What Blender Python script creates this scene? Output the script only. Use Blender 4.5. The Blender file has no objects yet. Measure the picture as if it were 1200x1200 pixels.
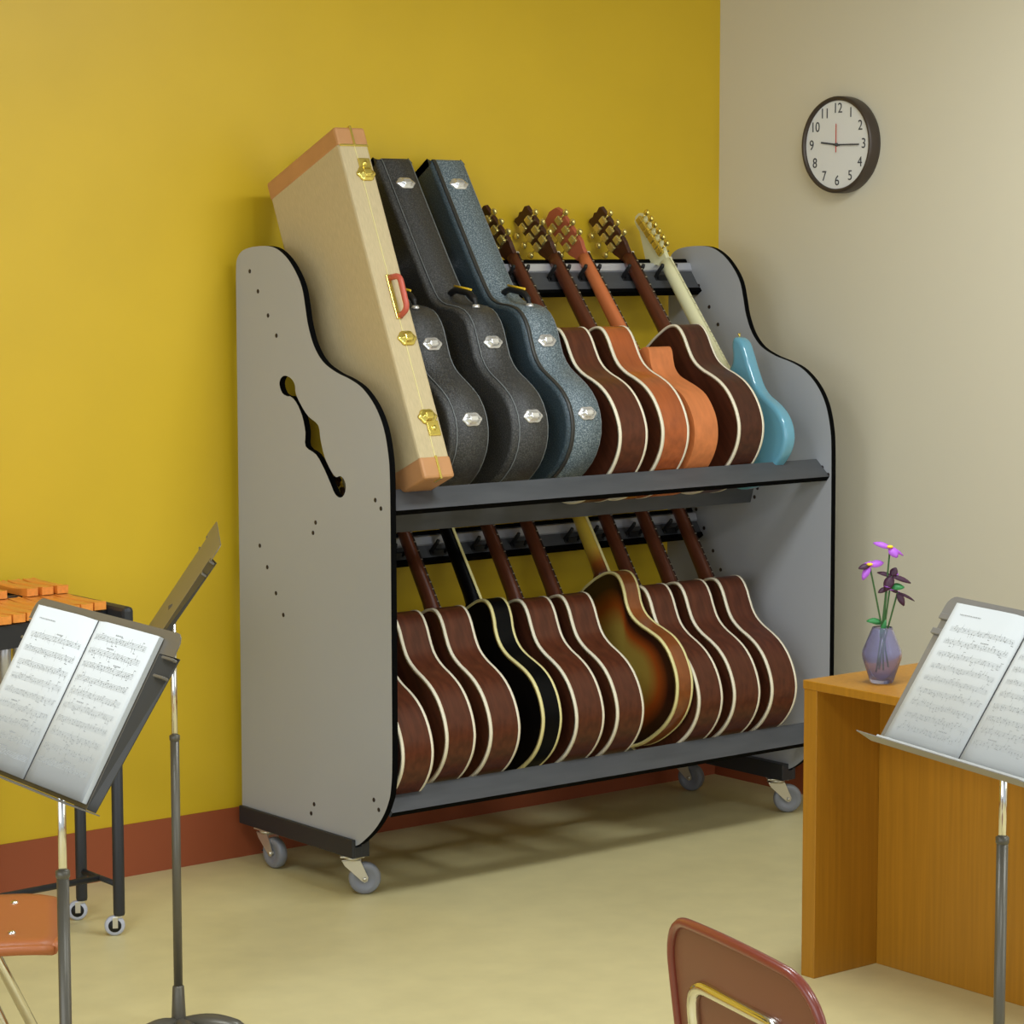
import bpy, bmesh, math, random
from math import sin, cos, pi, radians
from mathutils import Vector, Matrix

SC = bpy.context.scene
COL = SC.collection

# ------------------------------------------------------------------ camera
CAM_F = 3001.06 / 1200.0
pitch, yaw, roll = 0.102373672, 0.673572801, -0.00107532
Fv = Vector((sin(yaw) * cos(pitch), cos(yaw) * cos(pitch), -sin(pitch)))
r0 = Vector((cos(yaw), -sin(yaw), 0)); u0 = r0.cross(Fv)
Rv = r0 * cos(roll) + u0 * sin(roll); Uv = -r0 * sin(roll) + u0 * cos(roll)
cam = bpy.data.cameras.new('camera')
cam.sensor_fit = 'HORIZONTAL'; cam.sensor_width = 36.0; cam.lens = 36.0 * CAM_F
cam.clip_start = 0.05; cam.clip_end = 60
co = bpy.data.objects.new('camera', cam); COL.objects.link(co)
M3 = Matrix((Rv, Uv, -Fv)).transposed()
co.matrix_world = Matrix.Translation((-5.967, -6.357, 1.8)) @ M3.to_4x4()
SC.camera = co

# ------------------------------------------------------------------ light
SC.view_settings.view_transform = 'Standard'
SC.view_settings.look = 'None'
SC.view_settings.gamma = 1.0
SC.view_settings.use_curve_mapping = False
SC.view_settings.exposure = 0.25

w = bpy.data.worlds.new('world'); SC.world = w; w.use_nodes = True
w.node_tree.nodes['Background'].inputs[0].default_value = (0.90, 1.0, 1.10, 1)
w.node_tree.nodes['Background'].inputs[1].default_value = 0.55

def area(name, loc, target, sx, sy, power, colr=(0.93, 1.0, 1.06)):
    l = bpy.data.lights.new(name, 'AREA'); l.shape = 'RECTANGLE'; l.size = sx; l.size_y = sy
    l.energy = power; l.color = colr
    o = bpy.data.objects.new(name, l); COL.objects.link(o); o.location = loc
    d = Vector(target) - Vector(loc)
    o.rotation_euler = d.to_track_quat('-Z', 'Y').to_euler()
    return o
CEIL = 3.05
LAMPS = [(-1.5, -2.3), (-4.3, -2.3), (-1.5, -5.2), (-4.3, -5.2)]
for i, (lx, ly) in enumerate(LAMPS):
    area('ceiling_lamp_light', (lx, ly, CEIL - 0.03), (lx, ly, 0), 1.15, 0.55, 36)
# large soft fill light, unseen, off to the right of the camera
area('right_fill_light', (-0.3, -6.6, 2.0), (-1.8, 0, 1.2), 2.2, 1.8, 40, (0.93, 1.0, 1.06))

area('side_fill_light', (-8.0, -4.4, 1.7), (0, -2.4, 1.3), 5.2, 2.0, 72, (0.95, 1.0, 1.04))  # unseen fill added on the left to brighten surfaces facing that way

# ------------------------------------------------------------------ materials
def lin(c):
    def f(v):
        v /= 255.0
        return v / 12.92 if v <= 0.04045 else ((v + 0.055) / 1.055) ** 2.4
    return (f(c[0]), f(c[1]), f(c[2]), 1)

def mat(name, rgb, rough=0.5, metal=0.0, spec=0.5, coat=0.0, noise=None, bump=None, trans=0.0, ior=1.45):
    """noise=(scale_xyz, amount, detail), bump=(scale, strength)"""
    m = bpy.data.materials.new(name); m.use_nodes = True
    nt = m.node_tree; b = nt.nodes['Principled BSDF']
    base = lin(rgb)
    b.inputs['Base Color'].default_value = base
    b.inputs['Roughness'].default_value = rough
    b.inputs['Metallic'].default_value = metal
    b.inputs['Specular IOR Level'].default_value = spec
    b.inputs['Coat Weight'].default_value = coat
    b.inputs['Coat Roughness'].default_value = 0.08
    b.inputs['IOR'].default_value = ior
    if trans: b.inputs['Transmission Weight'].default_value = trans
    tc = nt.nodes.new('ShaderNodeTexCoord')
    if noise:
        sc, amt, det = noise
        mp = nt.nodes.new('ShaderNodeMapping'); mp.inputs['Scale'].default_value = sc
        nt.links.new(tc.outputs['Object'], mp.inputs['Vector'])
        n = nt.nodes.new('ShaderNodeTexNoise'); n.inputs['Scale'].default_value = 1.0
        n.inputs['Detail'].default_value = det
        nt.links.new(mp.outputs[0], n.inputs['Vector'])
        r = nt.nodes.new('ShaderNodeValToRGB')
        r.color_ramp.elements[0].position = 0.3; r.color_ramp.elements[1].position = 0.7
        r.color_ramp.elements[0].color = tuple(max(0, v * (1 - amt)) for v in base[:3]) + (1,)
        r.color_ramp.elements[1].color = tuple(min(1, v * (1 + amt)) for v in base[:3]) + (1,)
        nt.links.new(n.outputs['Fac'], r.inputs[0]); nt.links.new(r.outputs[0], b.inputs['Base Color'])
    if bump:
        n2 = nt.nodes.new('ShaderNodeTexNoise'); n2.inputs['Scale'].default_value = bump[0]
        n2.inputs['Detail'].default_value = 3
        nt.links.new(tc.outputs['Object'], n2.inputs['Vector'])
        bp = nt.nodes.new('ShaderNodeBump'); bp.inputs['Strength'].default_value = bump[1]
        bp.inputs['Distance'].default_value = 0.002
        nt.links.new(n2.outputs['Fac'], bp.inputs['Height']); nt.links.new(bp.outputs[0], b.inputs['Normal'])
    return m

M = {}
M['yellow'] = mat('yellow_paint', (210, 175, 36), 0.38, noise=((3, 3, 3), 0.03, 3), bump=(220, 0.06))
M['beige'] = mat('beige_paint', (214, 206, 182), 0.6, bump=(220, 0.05))
M['base'] = mat('rust_vinyl', (150, 76, 44), 0.45, noise=((2, 2, 2), 0.05, 2))
M['floor'] = mat('cream_vinyl_floor', (204, 192, 142), 0.42, noise=((9, 9, 9), 0.05, 8))
M['ceil'] = mat('white_ceiling', (178, 176, 170), 0.9)
M['laminate'] = mat('grey_laminate', (166, 168, 172), 0.42)
M['black_edge'] = mat('black_edge', (5, 5, 5), 0.8, spec=0.06)
M['board'] = mat('charcoal_board', (74, 75, 77), 0.5, noise=((6, 30, 30), 0.12, 3))
M['steel_black'] = mat('black_steel', (42, 43, 46), 0.45)
M['rubber'] = mat('black_rubber', (18, 18, 19), 0.55)
M['alu'] = mat('aluminium', (205, 206, 212), 0.35, metal=0.6)
M['zinc'] = mat('zinc', (212, 206, 190), 0.32, metal=0.75)
M['chrome'] = mat('chrome', (225, 222, 214), 0.12, metal=1.0)
M['wheel'] = mat('grey_wheel', (128, 130, 136), 0.35)
M['wheel_pale'] = mat('pale_wheel', (178, 180, 190), 0.35)
M['bolt'] = mat('bolt', (38, 26, 22), 0.5)
M['mahog'] = mat('mahogany', (84, 43, 26), 0.34, spec=0.3, coat=0.06, noise=((60, 60, 5), 0.28, 4))
M['mahog_dark'] = mat('rosewood', (70, 36, 23), 0.34, spec=0.3, coat=0.08, noise=((60, 60, 5), 0.3, 4))
M['amber'] = mat('amber_wood', (160, 80, 34), 0.26, coat=0.35, noise=((50, 50, 5), 0.2, 4))
M['satin'] = mat('satin_cedar', (200, 118, 66), 0.5, noise=((45, 45, 4), 0.12, 4))
M['neckwood'] = mat('neck_mahogany', (92, 48, 28), 0.36, spec=0.35, coat=0.08, noise=((70, 70, 6), 0.2, 3))
M['blackgloss'] = mat('black_gloss', (4, 4, 5), 0.45, spec=0.12)
M['spruce'] = mat('spruce', (214, 170, 110), 0.35, coat=0.3, noise=((5, 160, 3), 0.12, 3))
M['ivory'] = mat('ivory_binding', (232, 222, 196), 0.4)
M['cream_yellow'] = mat('aged_binding', (226, 214, 150), 0.4)
M['fretboard'] = mat('ebony', (40, 24, 18), 0.45)
M['fretwire'] = mat('fret_wire', (205, 198, 180), 0.3, metal=0.8)
M['gold'] = mat('pale_gold', (226, 208, 128), 0.25, metal=0.75)
M['silver'] = mat('silver_latch', (226, 226, 226), 0.25, metal=0.7)
M['maple'] = mat('pale_maple', (226, 222, 178), 0.35, coat=0.3)
M['blue'] = mat('sky_blue_lacquer', (100, 160, 182), 0.2, coat=0.8)
M['tweed'] = mat('tweed', (192, 174, 134), 0.7, noise=((300, 300, 40), 0.08, 3), bump=(700, 0.35))
M['tan'] = mat('tan_leather', (186, 134, 86), 0.45, noise=((12, 12, 12), 0.06, 3))
M['brassy'] = mat('polished_brass', (236, 214, 112), 0.2, metal=0.85)
M['redhandle'] = mat('red_leather', (190, 88, 68), 0.4)
M['yellowtrim'] = mat('yellow_trim', (222, 182, 40), 0.4)

def tolex(name, rgb, hi, scale=260):
    m = mat(name, rgb, 0.42, spec=0.6, bump=(scale * 1.3, 0.9))
    nt = m.node_tree; b = nt.nodes['Principled BSDF']
    tc = nt.nodes.new('ShaderNodeTexCoord')
    n = nt.nodes.new('ShaderNodeTexNoise'); n.inputs['Scale'].default_value = scale; n.inputs['Detail'].default_value = 2
    nt.links.new(tc.outputs['Object'], n.inputs['Vector'])
    r = nt.nodes.new('ShaderNodeValToRGB')
    r.color_ramp.elements[0].position = 0.45; r.color_ramp.elements[0].color = lin(rgb)
    r.color_ramp.elements[1].position = 0.66; r.color_ramp.elements[1].color = lin(hi)
    nt.links.new(n.outputs['Fac'], r.inputs[0]); nt.links.new(r.outputs[0], b.inputs['Base Color'])
    return m
M['tolex_black'] = tolex('black_tolex', (44, 44, 44), (82, 82, 80))
M['tolex_blue_lit'] = tolex('lit_blue_tolex', (76, 92, 100), (146, 158, 162))  # blue vinyl with the sheen of the lit front edge put into the colour
M['piping'] = mat('grey_piping', (120, 124, 124), 0.5)
M['stand'] = mat('stand_bronze_grey', (104, 98, 88), 0.38, metal=0.25)
M['stand_grey'] = mat('stand_grey', (134, 132, 130), 0.38, metal=0.25)
M['stand_tube'] = mat('stand_tube', (92, 88, 78), 0.35, metal=0.3)
M['paper'] = mat('paper', (198, 201, 200), 0.7)
M['ink'] = mat('grey_print', (158, 160, 160), 0.8)
M['ink_dark'] = mat('dark_print', (70, 70, 72), 0.8)
M['ink_pale'] = mat('pale_staff_print', (184, 187, 186), 0.8)
M['oak'] = mat('honey_oak', (164, 112, 26), 0.4, noise=((90, 90, 3), 0.10, 4))
M['maroon'] = mat('maroon_plastic', (112, 66, 44), 0.4)
M['maroon_rim'] = mat('maroon_rim', (116, 50, 37), 0.3, coat=0.3)
M['rust_plastic'] = mat('rust_orange_plastic', (160, 92, 48), 0.45)
M['bar_wood'] = mat('orange_rosewood_bar', (226, 142, 58), 0.35, coat=0.2, noise=((90, 8, 90), 0.1, 3))
M['clock_rim'] = mat('dark_bronze_rim', (72, 62, 54), 0.4, metal=0.3)
M['clock_face'] = mat('clock_face', (226, 226, 222), 0.5)
M['red'] = mat('red_hand', (196, 60, 60), 0.5)
M['purple'] = mat('violet_petal', (170, 90, 205), 0.5)
M['plum'] = mat('plum_petal', (60, 24, 50), 0.5)
M['pollen'] = mat('yellow_center', (240, 205, 40), 0.5)
M['leaf'] = mat('green_leaf', (44, 120, 62), 0.45)
M['stem'] = mat('green_stem', (52, 92, 44), 0.5)
M['glass'] = mat('lilac_glass', (206, 206, 240), 0.12, trans=0.9, ior=1.25)
M['amber_dark'] = mat('brown_amber_wood', (126, 68, 26), 0.3, coat=0.3, noise=((50, 50, 5), 0.2, 4))
M['stand_dark'] = mat('stand_dark_edge', (58, 57, 54), 0.4, metal=0.2)
M['tolex_blue_shaded'] = tolex('shaded_blue_tolex', (44, 58, 66), (72, 88, 96))  # same blue vinyl, shade of the left face put into the colour

def burst_material():
    m = mat('sunburst_lacquer', (150, 120, 50), 0.28, coat=0.4)
    nt = m.node_tree; b = nt.nodes['Principled BSDF']
    a = nt.nodes.new('ShaderNodeAttribute'); a.attribute_name = 'burst'
    r = nt.nodes.new('ShaderNodeValToRGB'); e = r.color_ramp.elements
    e[0].position = 0.0; e[0].color = lin((26, 12, 8))
    e[1].position = 1.0; e[1].color = lin((176, 158, 72))
    x = e.new(0.16); x.color = lin((44, 20, 12))
    x = e.new(0.34); x.color = lin((150, 70, 22))
    x = e.new(0.55); x.color = lin((160, 136, 60))
    nt.links.new(a.outputs['Fac'], r.inputs[0]); nt.links.new(r.outputs[0], b.inputs['Base Color'])
    return m
M['burst'] = burst_material()

def neck_burst():
    m = mat('burst_neck', (206, 176, 66), 0.3, coat=0.3)
    nt = m.node_tree; b = nt.nodes['Principled BSDF']
    tc = nt.nodes.new('ShaderNodeTexCoord'); s = nt.nodes.new('ShaderNodeSeparateXYZ')
    nt.links.new(tc.outputs['Object'], s.inputs[0])
    mr = nt.nodes.new('ShaderNodeMapRange'); mr.inputs['From Min'].default_value = 0.54; mr.inputs['From Max'].default_value = 0.66
    nt.links.new(s.outputs['Z'], mr.inputs['Value'])
    r = nt.nodes.new('ShaderNodeValToRGB'); e = r.color_ramp.elements
    e[0].position = 0.0; e[0].color = lin((60, 26, 16)); e[1].position = 1; e[1].color = lin((206, 176, 66))
    x = e.new(0.4); x.color = lin((140, 76, 26))
    nt.links.new(mr.outputs[0], r.inputs[0]); nt.links.new(r.outputs[0], b.inputs['Base Color'])
    return m
M['neck_burst'] = neck_burst()

# ------------------------------------------------------------------ helpers
def obj(name, bm, m, parent=None, smooth=False, loc=None, kind=None, label=None):
    me = bpy.data.meshes.new(name)
    bmesh.ops.recalc_face_normals(bm, faces=bm.faces[:])
    bm.to_mesh(me); bm.free()
    for mm in (m if isinstance(m, (list, tuple)) else [m]):
        me.materials.append(mm)
    if smooth:
        for p in me.polygons: p.use_smooth = True
    o = bpy.data.objects.new(name, me); COL.objects.link(o)
    if parent: o.parent = parent
    if loc: o.location = loc
    if kind: o['kind'] = kind
    if label: o['label'] = label
    return o

def thing(name, label, cat, loc=(0, 0, 0), rot=(0, 0, 0), group=None):
    o = bpy.data.objects.new(name, None); COL.objects.link(o)
    o.empty_display_size = 0.05
    o.location = loc; o.rotation_euler = rot
    o['label'] = label; o['category'] = cat
    if group: o['group'] = group
    return o

def box(bm, a, b, bevel=0.0, mat4=None, mi=0):
    g = bmesh.ops.create_cube(bm, size=1.0)
    vs = g['verts']
    c = [(a[i] + b[i]) / 2 for i in range(3)]; s = [abs(b[i] - a[i]) for i in range(3)]
    for v in vs: v.co = Vector((v.co.x * s[0] + c[0], v.co.y * s[1] + c[1], v.co.z * s[2] + c[2]))
    es = list({e for v in vs for e in v.link_edges})
    fs = list({f for v in vs for f in v.link_faces})
    for f in fs: f.material_index = mi
    if bevel > 0:
        r = bmesh.ops.bevel(bm, geom=es, offset=bevel, segments=2, affect='EDGES', profile=0.5)
        vs = list({v for f in r['faces'] for v in f.verts} | {v for v in vs if v.is_valid})
        for f in r['faces']: f.material_index = mi
    if mat4 is not None:
        vs = [v for v in vs if v.is_valid]
        bmesh.ops.transform(bm, matrix=mat4, verts=vs)
    return vs

def tube(bm, pts, r, seg=12, caps=True, closed=False):
    pts = [Vector(p) for p in pts]; n = len(pts)
    rs = r if isinstance(r, (list, tuple)) else [r] * n
    rings = []; up = None
    for i, p in enumerate(pts):
        if closed: t = pts[(i + 1) % n] - pts[i - 1]
        else: t = (pts[min(i + 1, n - 1)] - pts[max(i - 1, 0)])
        t.normalize()
        if up is None:
            up = Vector((0, 0, 1)) if abs(t.z) < 0.9 else Vector((1, 0, 0))
        a = t.cross(up)
        if a.length < 1e-5: a = t.orthogonal()
        a.normalize(); b = a.cross(t).normalized(); up = b
        rings.append([bm.verts.new(p + (a * cos(2 * pi * k / seg) + b * sin(2 * pi * k / seg)) * rs[i]) for k in range(seg)])
    m = n if closed else n - 1
    for i in range(m):
        A = rings[i]; B = rings[(i + 1) % n]
        for k in range(seg):
            f = bm.faces.new((A[k], A[(k + 1) % seg], B[(k + 1) % seg], B[k])); f.smooth = True
    if caps and not closed:
        bm.faces.new(rings[0]); bm.faces.new(rings[-1][::-1])
    return rings

def round_path(pts, rad, n=6):
    """fillet a polyline"""
    P = [Vector(p) for p in pts]; out = [P[0]]
    for i in range(1, len(P) - 1):
        a = (P[i - 1] - P[i]); b = (P[i + 1] - P[i]); d = min(rad, a.length * 0.49, b.length * 0.49)
        s = P[i] + a.normalized() * d; e = P[i] + b.normalized() * d
        for k in range(n + 1):
            t = k / n
            out.append(s * (1 - t) ** 2 + P[i] * 2 * t * (1 - t) + e * t * t)
    out.append(P[-1]); return out

def lathe(bm, prof, seg=32, axis='Z', center=(0, 0, 0), caps=False):
    rings = []; c = Vector(center)
    for (r, h) in prof:
        ring = []
        for k in range(seg):
            a = 2 * pi * k / seg
            if axis == 'Z': v = Vector((r * cos(a), r * sin(a), h))
            elif axis == 'X': v = Vector((h, r * cos(a), r * sin(a)))
            else: v = Vector((r * cos(a), h, r * sin(a)))
            ring.append(bm.verts.new(c + v))
        rings.append(ring)
    for i in range(len(rings) - 1):
        for k in range(seg):
            f = bm.faces.new((rings[i][k], rings[i][(k + 1) % seg], rings[i + 1][(k + 1) % seg], rings[i + 1][k])); f.smooth = True
    if caps:
        bm.faces.new(rings[0]); bm.faces.new(rings[-1][::-1])

def prism(bm, poly, x0, x1, mi=0):
    """poly in (y,z), extruded along x"""
    A = [bm.verts.new((x0, y, z)) for y, z in poly]; B = [bm.verts.new((x1, y, z)) for y, z in poly]
    n = len(poly); fs = []
    for i in range(n): fs.append(bm.faces.new((A[i], A[(i + 1) % n], B[(i + 1) % n], B[i])))
    fs.append(bm.faces.new(A)); fs.append(bm.faces.new(B[::-1]))
    for f in fs: f.material_index = mi
    return fs

def catmull(P, n=6, closed=True):
    out = []; N = len(P)
    rng = range(N) if closed else range(N - 1)
    for i in rng:
        if closed: p0, p1, p2, p3 = P[i - 1], P[i], P[(i + 1) % N], P[(i + 2) % N]
        else: p0, p1, p2, p3 = P[max(i - 1, 0)], P[i], P[i + 1], P[min(i + 2, N - 1)]
        for k in range(n):
            t = k / n
            out.append(tuple(0.5 * (2 * p1[j] + (p2[j] - p0[j]) * t + (2 * p0[j] - 5 * p1[j] + 4 * p2[j] - p3[j]) * t * t
                                    + (3 * p1[j] - p0[j] - 3 * p2[j] + p3[j]) * t ** 3) for j in range(2)))
    if not closed: out.append(tuple(P[-1]))
    return out

def copy_tree(o, parent=None):
    c = o.copy(); COL.objects.link(c)
    if parent: c.parent = parent
    for ch in list(o.children): copy_tree(ch, c)
    return c

def struct(name, bm, m):
    return obj(name, bm, m, kind='structure')

# ------------------------------------------------------------------ room shell
RX, RY = -8.2, -8.2
bm = bmesh.new(); box(bm, (RX, RY, -0.1), (0.1, 0.1, 0)); struct('floor', bm, M['floor'])
bm = bmesh.new(); box(bm, (RX, 0, 0), (0.1, 0.1, CEIL)); struct('wall_back', bm, M['yellow'])
bm = bmesh.new(); box(bm, (0, RY, 0), (0.1, 0, CEIL)); struct('wall_right', bm, M['beige'])
bm = bmesh.new(); box(bm, (RX, RY, CEIL), (0.1, 0.1, CEIL + 0.1)); struct('ceiling', bm, M['ceil'])
bm = bmesh.new(); box(bm, (RX, -0.006, 0), (-0.006, 0, 0.152)); struct('baseboard_back', bm, M['base'])
bm = bmesh.new(); box(bm, (-0.006, RY, 0), (0, 0, 0.152)); struct('baseboard_right', bm, M['base'])

# ------------------------------------------------------------------ guitar rack
XLo, XLi = -1.947, -1.928      # left panel outer / inner face
XRi, XRo = -0.262, -0.243
OUT = [(-0.040, 1.64), (-0.040, 1.70), (-0.041, 1.735), (-0.047, 1.772), (-0.080, 1.797), (-0.15, 1.808), (-0.235, 1.806), (-0.298, 1.781), (-0.347, 1.740), (-0.380, 1.694),
       (-0.396, 1.641), (-0.409, 1.590), (-0.437, 1.533), (-0.481, 1.490), (-0.545, 1.463), (-0.612, 1.446), (-0.671, 1.423),
       (-0.727, 1.379), (-0.766, 1.322), (-0.787, 1.252), (-0.794, 1.18), (-0.796, 1.0), (-0.797, 0.7), (-0.797, 0.42), (-0.790, 0.334), (-0.777, 0.295),
       (-0.755, 0.258), (-0.720, 0.218), (-0.677, 0.182), (-0.625, 0.150), (-0.57, 0.146), (-0.50, 0.146), (-0.15, 0.146), (-0.07, 0.146), (-0.045, 0.148), (-0.040, 0.158), (-0.040, 0.20), (-0.040, 0.30), (-0.040, 1.5)]
FH = [(-0.291, 1.444), (-0.322, 1.437), (-0.340, 1.420), (-0.345, 1.395), (-0.372, 1.363), (-0.407, 1.334), (-0.455, 1.312), (-0.466, 1.272),
      (-0.485, 1.226), (-0.515, 1.190), (-0.539, 1.173), (-0.559, 1.177), (-0.578, 1.169), (-0.587, 1.150), (-0.578, 1.126), (-0.556, 1.117), (-0.533, 1.127),
      (-0.514, 1.152), (-0.482, 1.192), (-0.444, 1.229), (-0.392, 1.249), (-0.391, 1.289), (-0.375, 1.335), (-0.345, 1.372), (-0.318, 1.386), (-0.302, 1.386), (-0.276, 1.394),
      (-0.262, 1.418), (-0.270, 1.436)]

def flat_panel(name, outer, hole, x0, x1, parent):
    cu = bpy.data.curves.new(name, 'CURVE'); cu.dimensions = '2D'; cu.fill_mode = 'BOTH'
    for P in (outer, hole):
        s = cu.splines.new('POLY'); s.points.add(len(P) - 1); s.use_cyclic_u = True
        for i, (a, b) in enumerate(P): s.points[i].co = (a, b, 0, 1)
    cu.extrude = abs(x1 - x0) / 2
    t = bpy.data.objects.new(name + '_tmp', cu); COL.objects.link(t)
    dg = bpy.context.evaluated_depsgraph_get()
    me = bpy.data.meshes.new_from_object(t.evaluated_get(dg))
    bpy.data.objects.remove(t); bpy.data.curves.remove(cu)
    bm = bmesh.new(); bm.from_mesh(me); bpy.data.meshes.remove(me)
    bmesh.ops.remove_doubles(bm, verts=bm.verts[:], dist=1e-5)
    for v in bm.verts:
        y, z, x = v.co.x, v.co.y, v.co.z
        v.co = Vector(((x0 + x1) / 2 + x, y, z))
    bm.normal_update()
    for f in bm.faces: f.material_index = 0 if abs(f.normal.x) > 0.8 else 1; f.smooth = False
    me = bpy.data.meshes.new(name)
    bmesh.ops.recalc_face_normals(bm, faces=bm.faces[:])
    bm.to_mesh(me); bm.free(); me.materials.append(M['laminate']); me.materials.append(M['black_edge'])
    o = bpy.data.objects.new(name, me); COL.objects.link(o); o.parent = parent
    return o

rack = thing('guitar_storage_rack', 'tall grey two-tier rolling rack with scalloped side panels and black edges, full of guitars', 'guitar rack', (-1.1, -0.4, 0))
def rp(v): return (v[0] + 1.1, v[1] + 0.4, v[2])
RO = Vector((1.1, 0.4, 0))
outer = catmull(OUT, 4)
FH = catmull(FH, 3)
BOLTS = [(-0.114, 1.737), (-0.156, 1.680), (-0.207, 1.612), (-0.249, 1.556), (-0.726, 1.123), (-0.752, 1.102), (-0.438, 1.038), (-0.425, 1.008),
         (-0.151, 0.947), (-0.189, 0.888), (-0.233, 0.817), (-0.270, 0.758), (-0.418, 0.232), (-0.403, 0.203), (-0.710, 0.294), (-0.733, 0.270)]
for side, (x0, x1) in enumerate(((XLo, XLi), (XRi, XRo))):
    p = flat_panel('side_panel', outer, FH, x0, x1, rack)
    p.location = RO
    for (y, z) in BOLTS:
        if side == 1: y -= 0.03
        bm = bmesh.new()
        lathe(bm, [(0.0, x0 - 0.0012), (0.0035, x0 - 0.0015), (0.0062, x0 - 0.0008), (0.0065, x0 + 0.001)], 12, 'X', (0, y, z))
        lathe(bm, [(0.0065, x1 - 0.001), (0.0062, x1 + 0.0008), (0.0035, x1 + 0.0015), (0.0, x1 + 0.0012)], 12, 'X', (0, y, z))
        bo = obj('bolt', bm, M['bolt'], p)
    bm = bmesh.new()
    bx0 = x0 - 0.012 if side == 0 else x0 - 0.028; bx1 = x1 + 0.028 if side == 0 else x1 + 0.012
    # channel carrying the panel: two flanges and a bottom plate
    box(bm, (bx0, -0.622, 0.113), (x0 - 0.0005, -0.040, 0.166), 0.002)
    box(bm, (x1 + 0.0005, -0.622, 0.113), (bx1, -0.040, 0.166), 0.002)
    box(bm, (bx0 + 0.001, -0.621, 0.113), (bx1 - 0.001, -0.041, 0.1445), 0.001)
    b = obj('base_bar', bm, M['steel_black'], rack); b.location = RO

# lips and rear strips
def lip_poly(dy=0, dz=0):
    A = Vector((-0.730, 1.148)); B = Vector((-0.788, 1.097)); n = Vector((0.66, -0.75)) * 0.019
    return [(p.x + dy, p.y + dz) for p in (A, B, B + n, A + n)]
for dy, dz in ((0, 0), (0.017, -0.832)):
    bm = bmesh.new()
    P = lip_poly(dy, dz)
    fs = prism(bm, P, XLi, XRi)
    fs[1].material_index = 1; fs[3].material_index = 1
    o = obj('front_lip', bm, [M['board'], M['black_edge']], rack); o.location = RO
for dy, dz in ((0, 0), (0.02, -0.806)):
    A = Vector((-0.462 + dy, 1.072 + dz)); B = Vector((-0.437 + dy, 0.990 + dz)); n = Vector((0.957, 0.29)) * 0.019
    bm = bmesh.new()
    fs = prism(bm, [(A.x, A.y), (B.x, B.y), (B.x + n.x, B.y + n.y), (A.x + n.x, A.y + n.y)], XLi, XRi)
    o = obj('rear_support_strip', bm, M['board'], rack); o.location = RO

# neck rails; slope parallel to the guitars
NECKS_UP = [-1.72, -1.585, -1.455, -1.30, -1.165, -1.018, -0.853, -0.728, -0.546, -0.406]
NECKS_LO = [-1.810, -1.655, -1.495, -1.338, -1.181, -1.027, -0.812, -0.708, -0.552, -0.394]
def rail(ytop, ztop, th, length, necks):
    d = Vector((-sin(th), -cos(th))); n = Vector((-cos(th), sin(th)))   # down the board, and its outward normal, in (y,z)
    A = Vector((ytop, ztop))
    def pt(s, h): q = A + d * s + n * h; return (q.x, q.y)
    x0, x1 = XLi, XRi
    bm = bmesh.new()
    prism(bm, [pt(0.0, -0.020), pt(0.0, 0), pt(length, 0), pt(length, -0.020)], x0, x1)
    o = obj('neck_rail', bm, M['board'], rack); o.location = RO
    bm = bmesh.new()
    prism(bm, [pt(-0.006, -0.022), pt(-0.006, 0.003), pt(0.006, 0.003), pt(0.006, 0.0005), pt(0.0005, 0.0005), pt(0.0005, -0.022)], x0 + .001, x1 - .001)
    prism(bm, [pt(length - 0.008, 0.0005), pt(length - 0.008, 0.004), pt(length + 0.005, 0.004), pt(length + 0.005, -0.02), pt(length + 0.0005, -0.02), pt(length + 0.0005, 0.0005)], x0 + .001, x1 - .001)
    t = obj('edge_trim', bm, M['black_edge'], o)
    bm = bmesh.new()
    prism(bm, [pt(0.016, 0.0005), pt(0.014, 0.009), pt(0.018, 0.012), pt(0.040, 0.006), pt(0.042, 0.0005)], x0 + .001, x1 - .001)
    t = obj('hook_bar', bm, M['alu'], o)
    for nx in necks:
        bm = bmesh.new()
        for s in (-1, 1):
            p0 = pt(0.070, 0.001); p1 = pt(0.064, 0.014); p2 = pt(0.058, 0.050); p3 = pt(0.054, 0.057)
            xx = nx + s * 0.029
            tube(bm, [(nx + s * 0.020, *p0), (xx, *p1), (xx, *p2), (xx, *p3)], [0.006, 0.007, 0.0065, 0.005], 8)
        box(bm, (nx - 0.030, pt(0.068, 0.0)[0] - 0.006, pt(0.068, 0)[1] - 0.010), (nx + 0.030, pt(0.068, 0.0)[0] + 0.005, pt(0.068, 0)[1] + 0.010), 0.002)
        obj('neck_hook', bm, M['rubber'], o)
    return o
rail(-0.125, 1.760, radians(37.0), 0.118, NECKS_UP)
rail(-0.160, 0.943, radians(33.5), 0.092, NECKS_LO)

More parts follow.
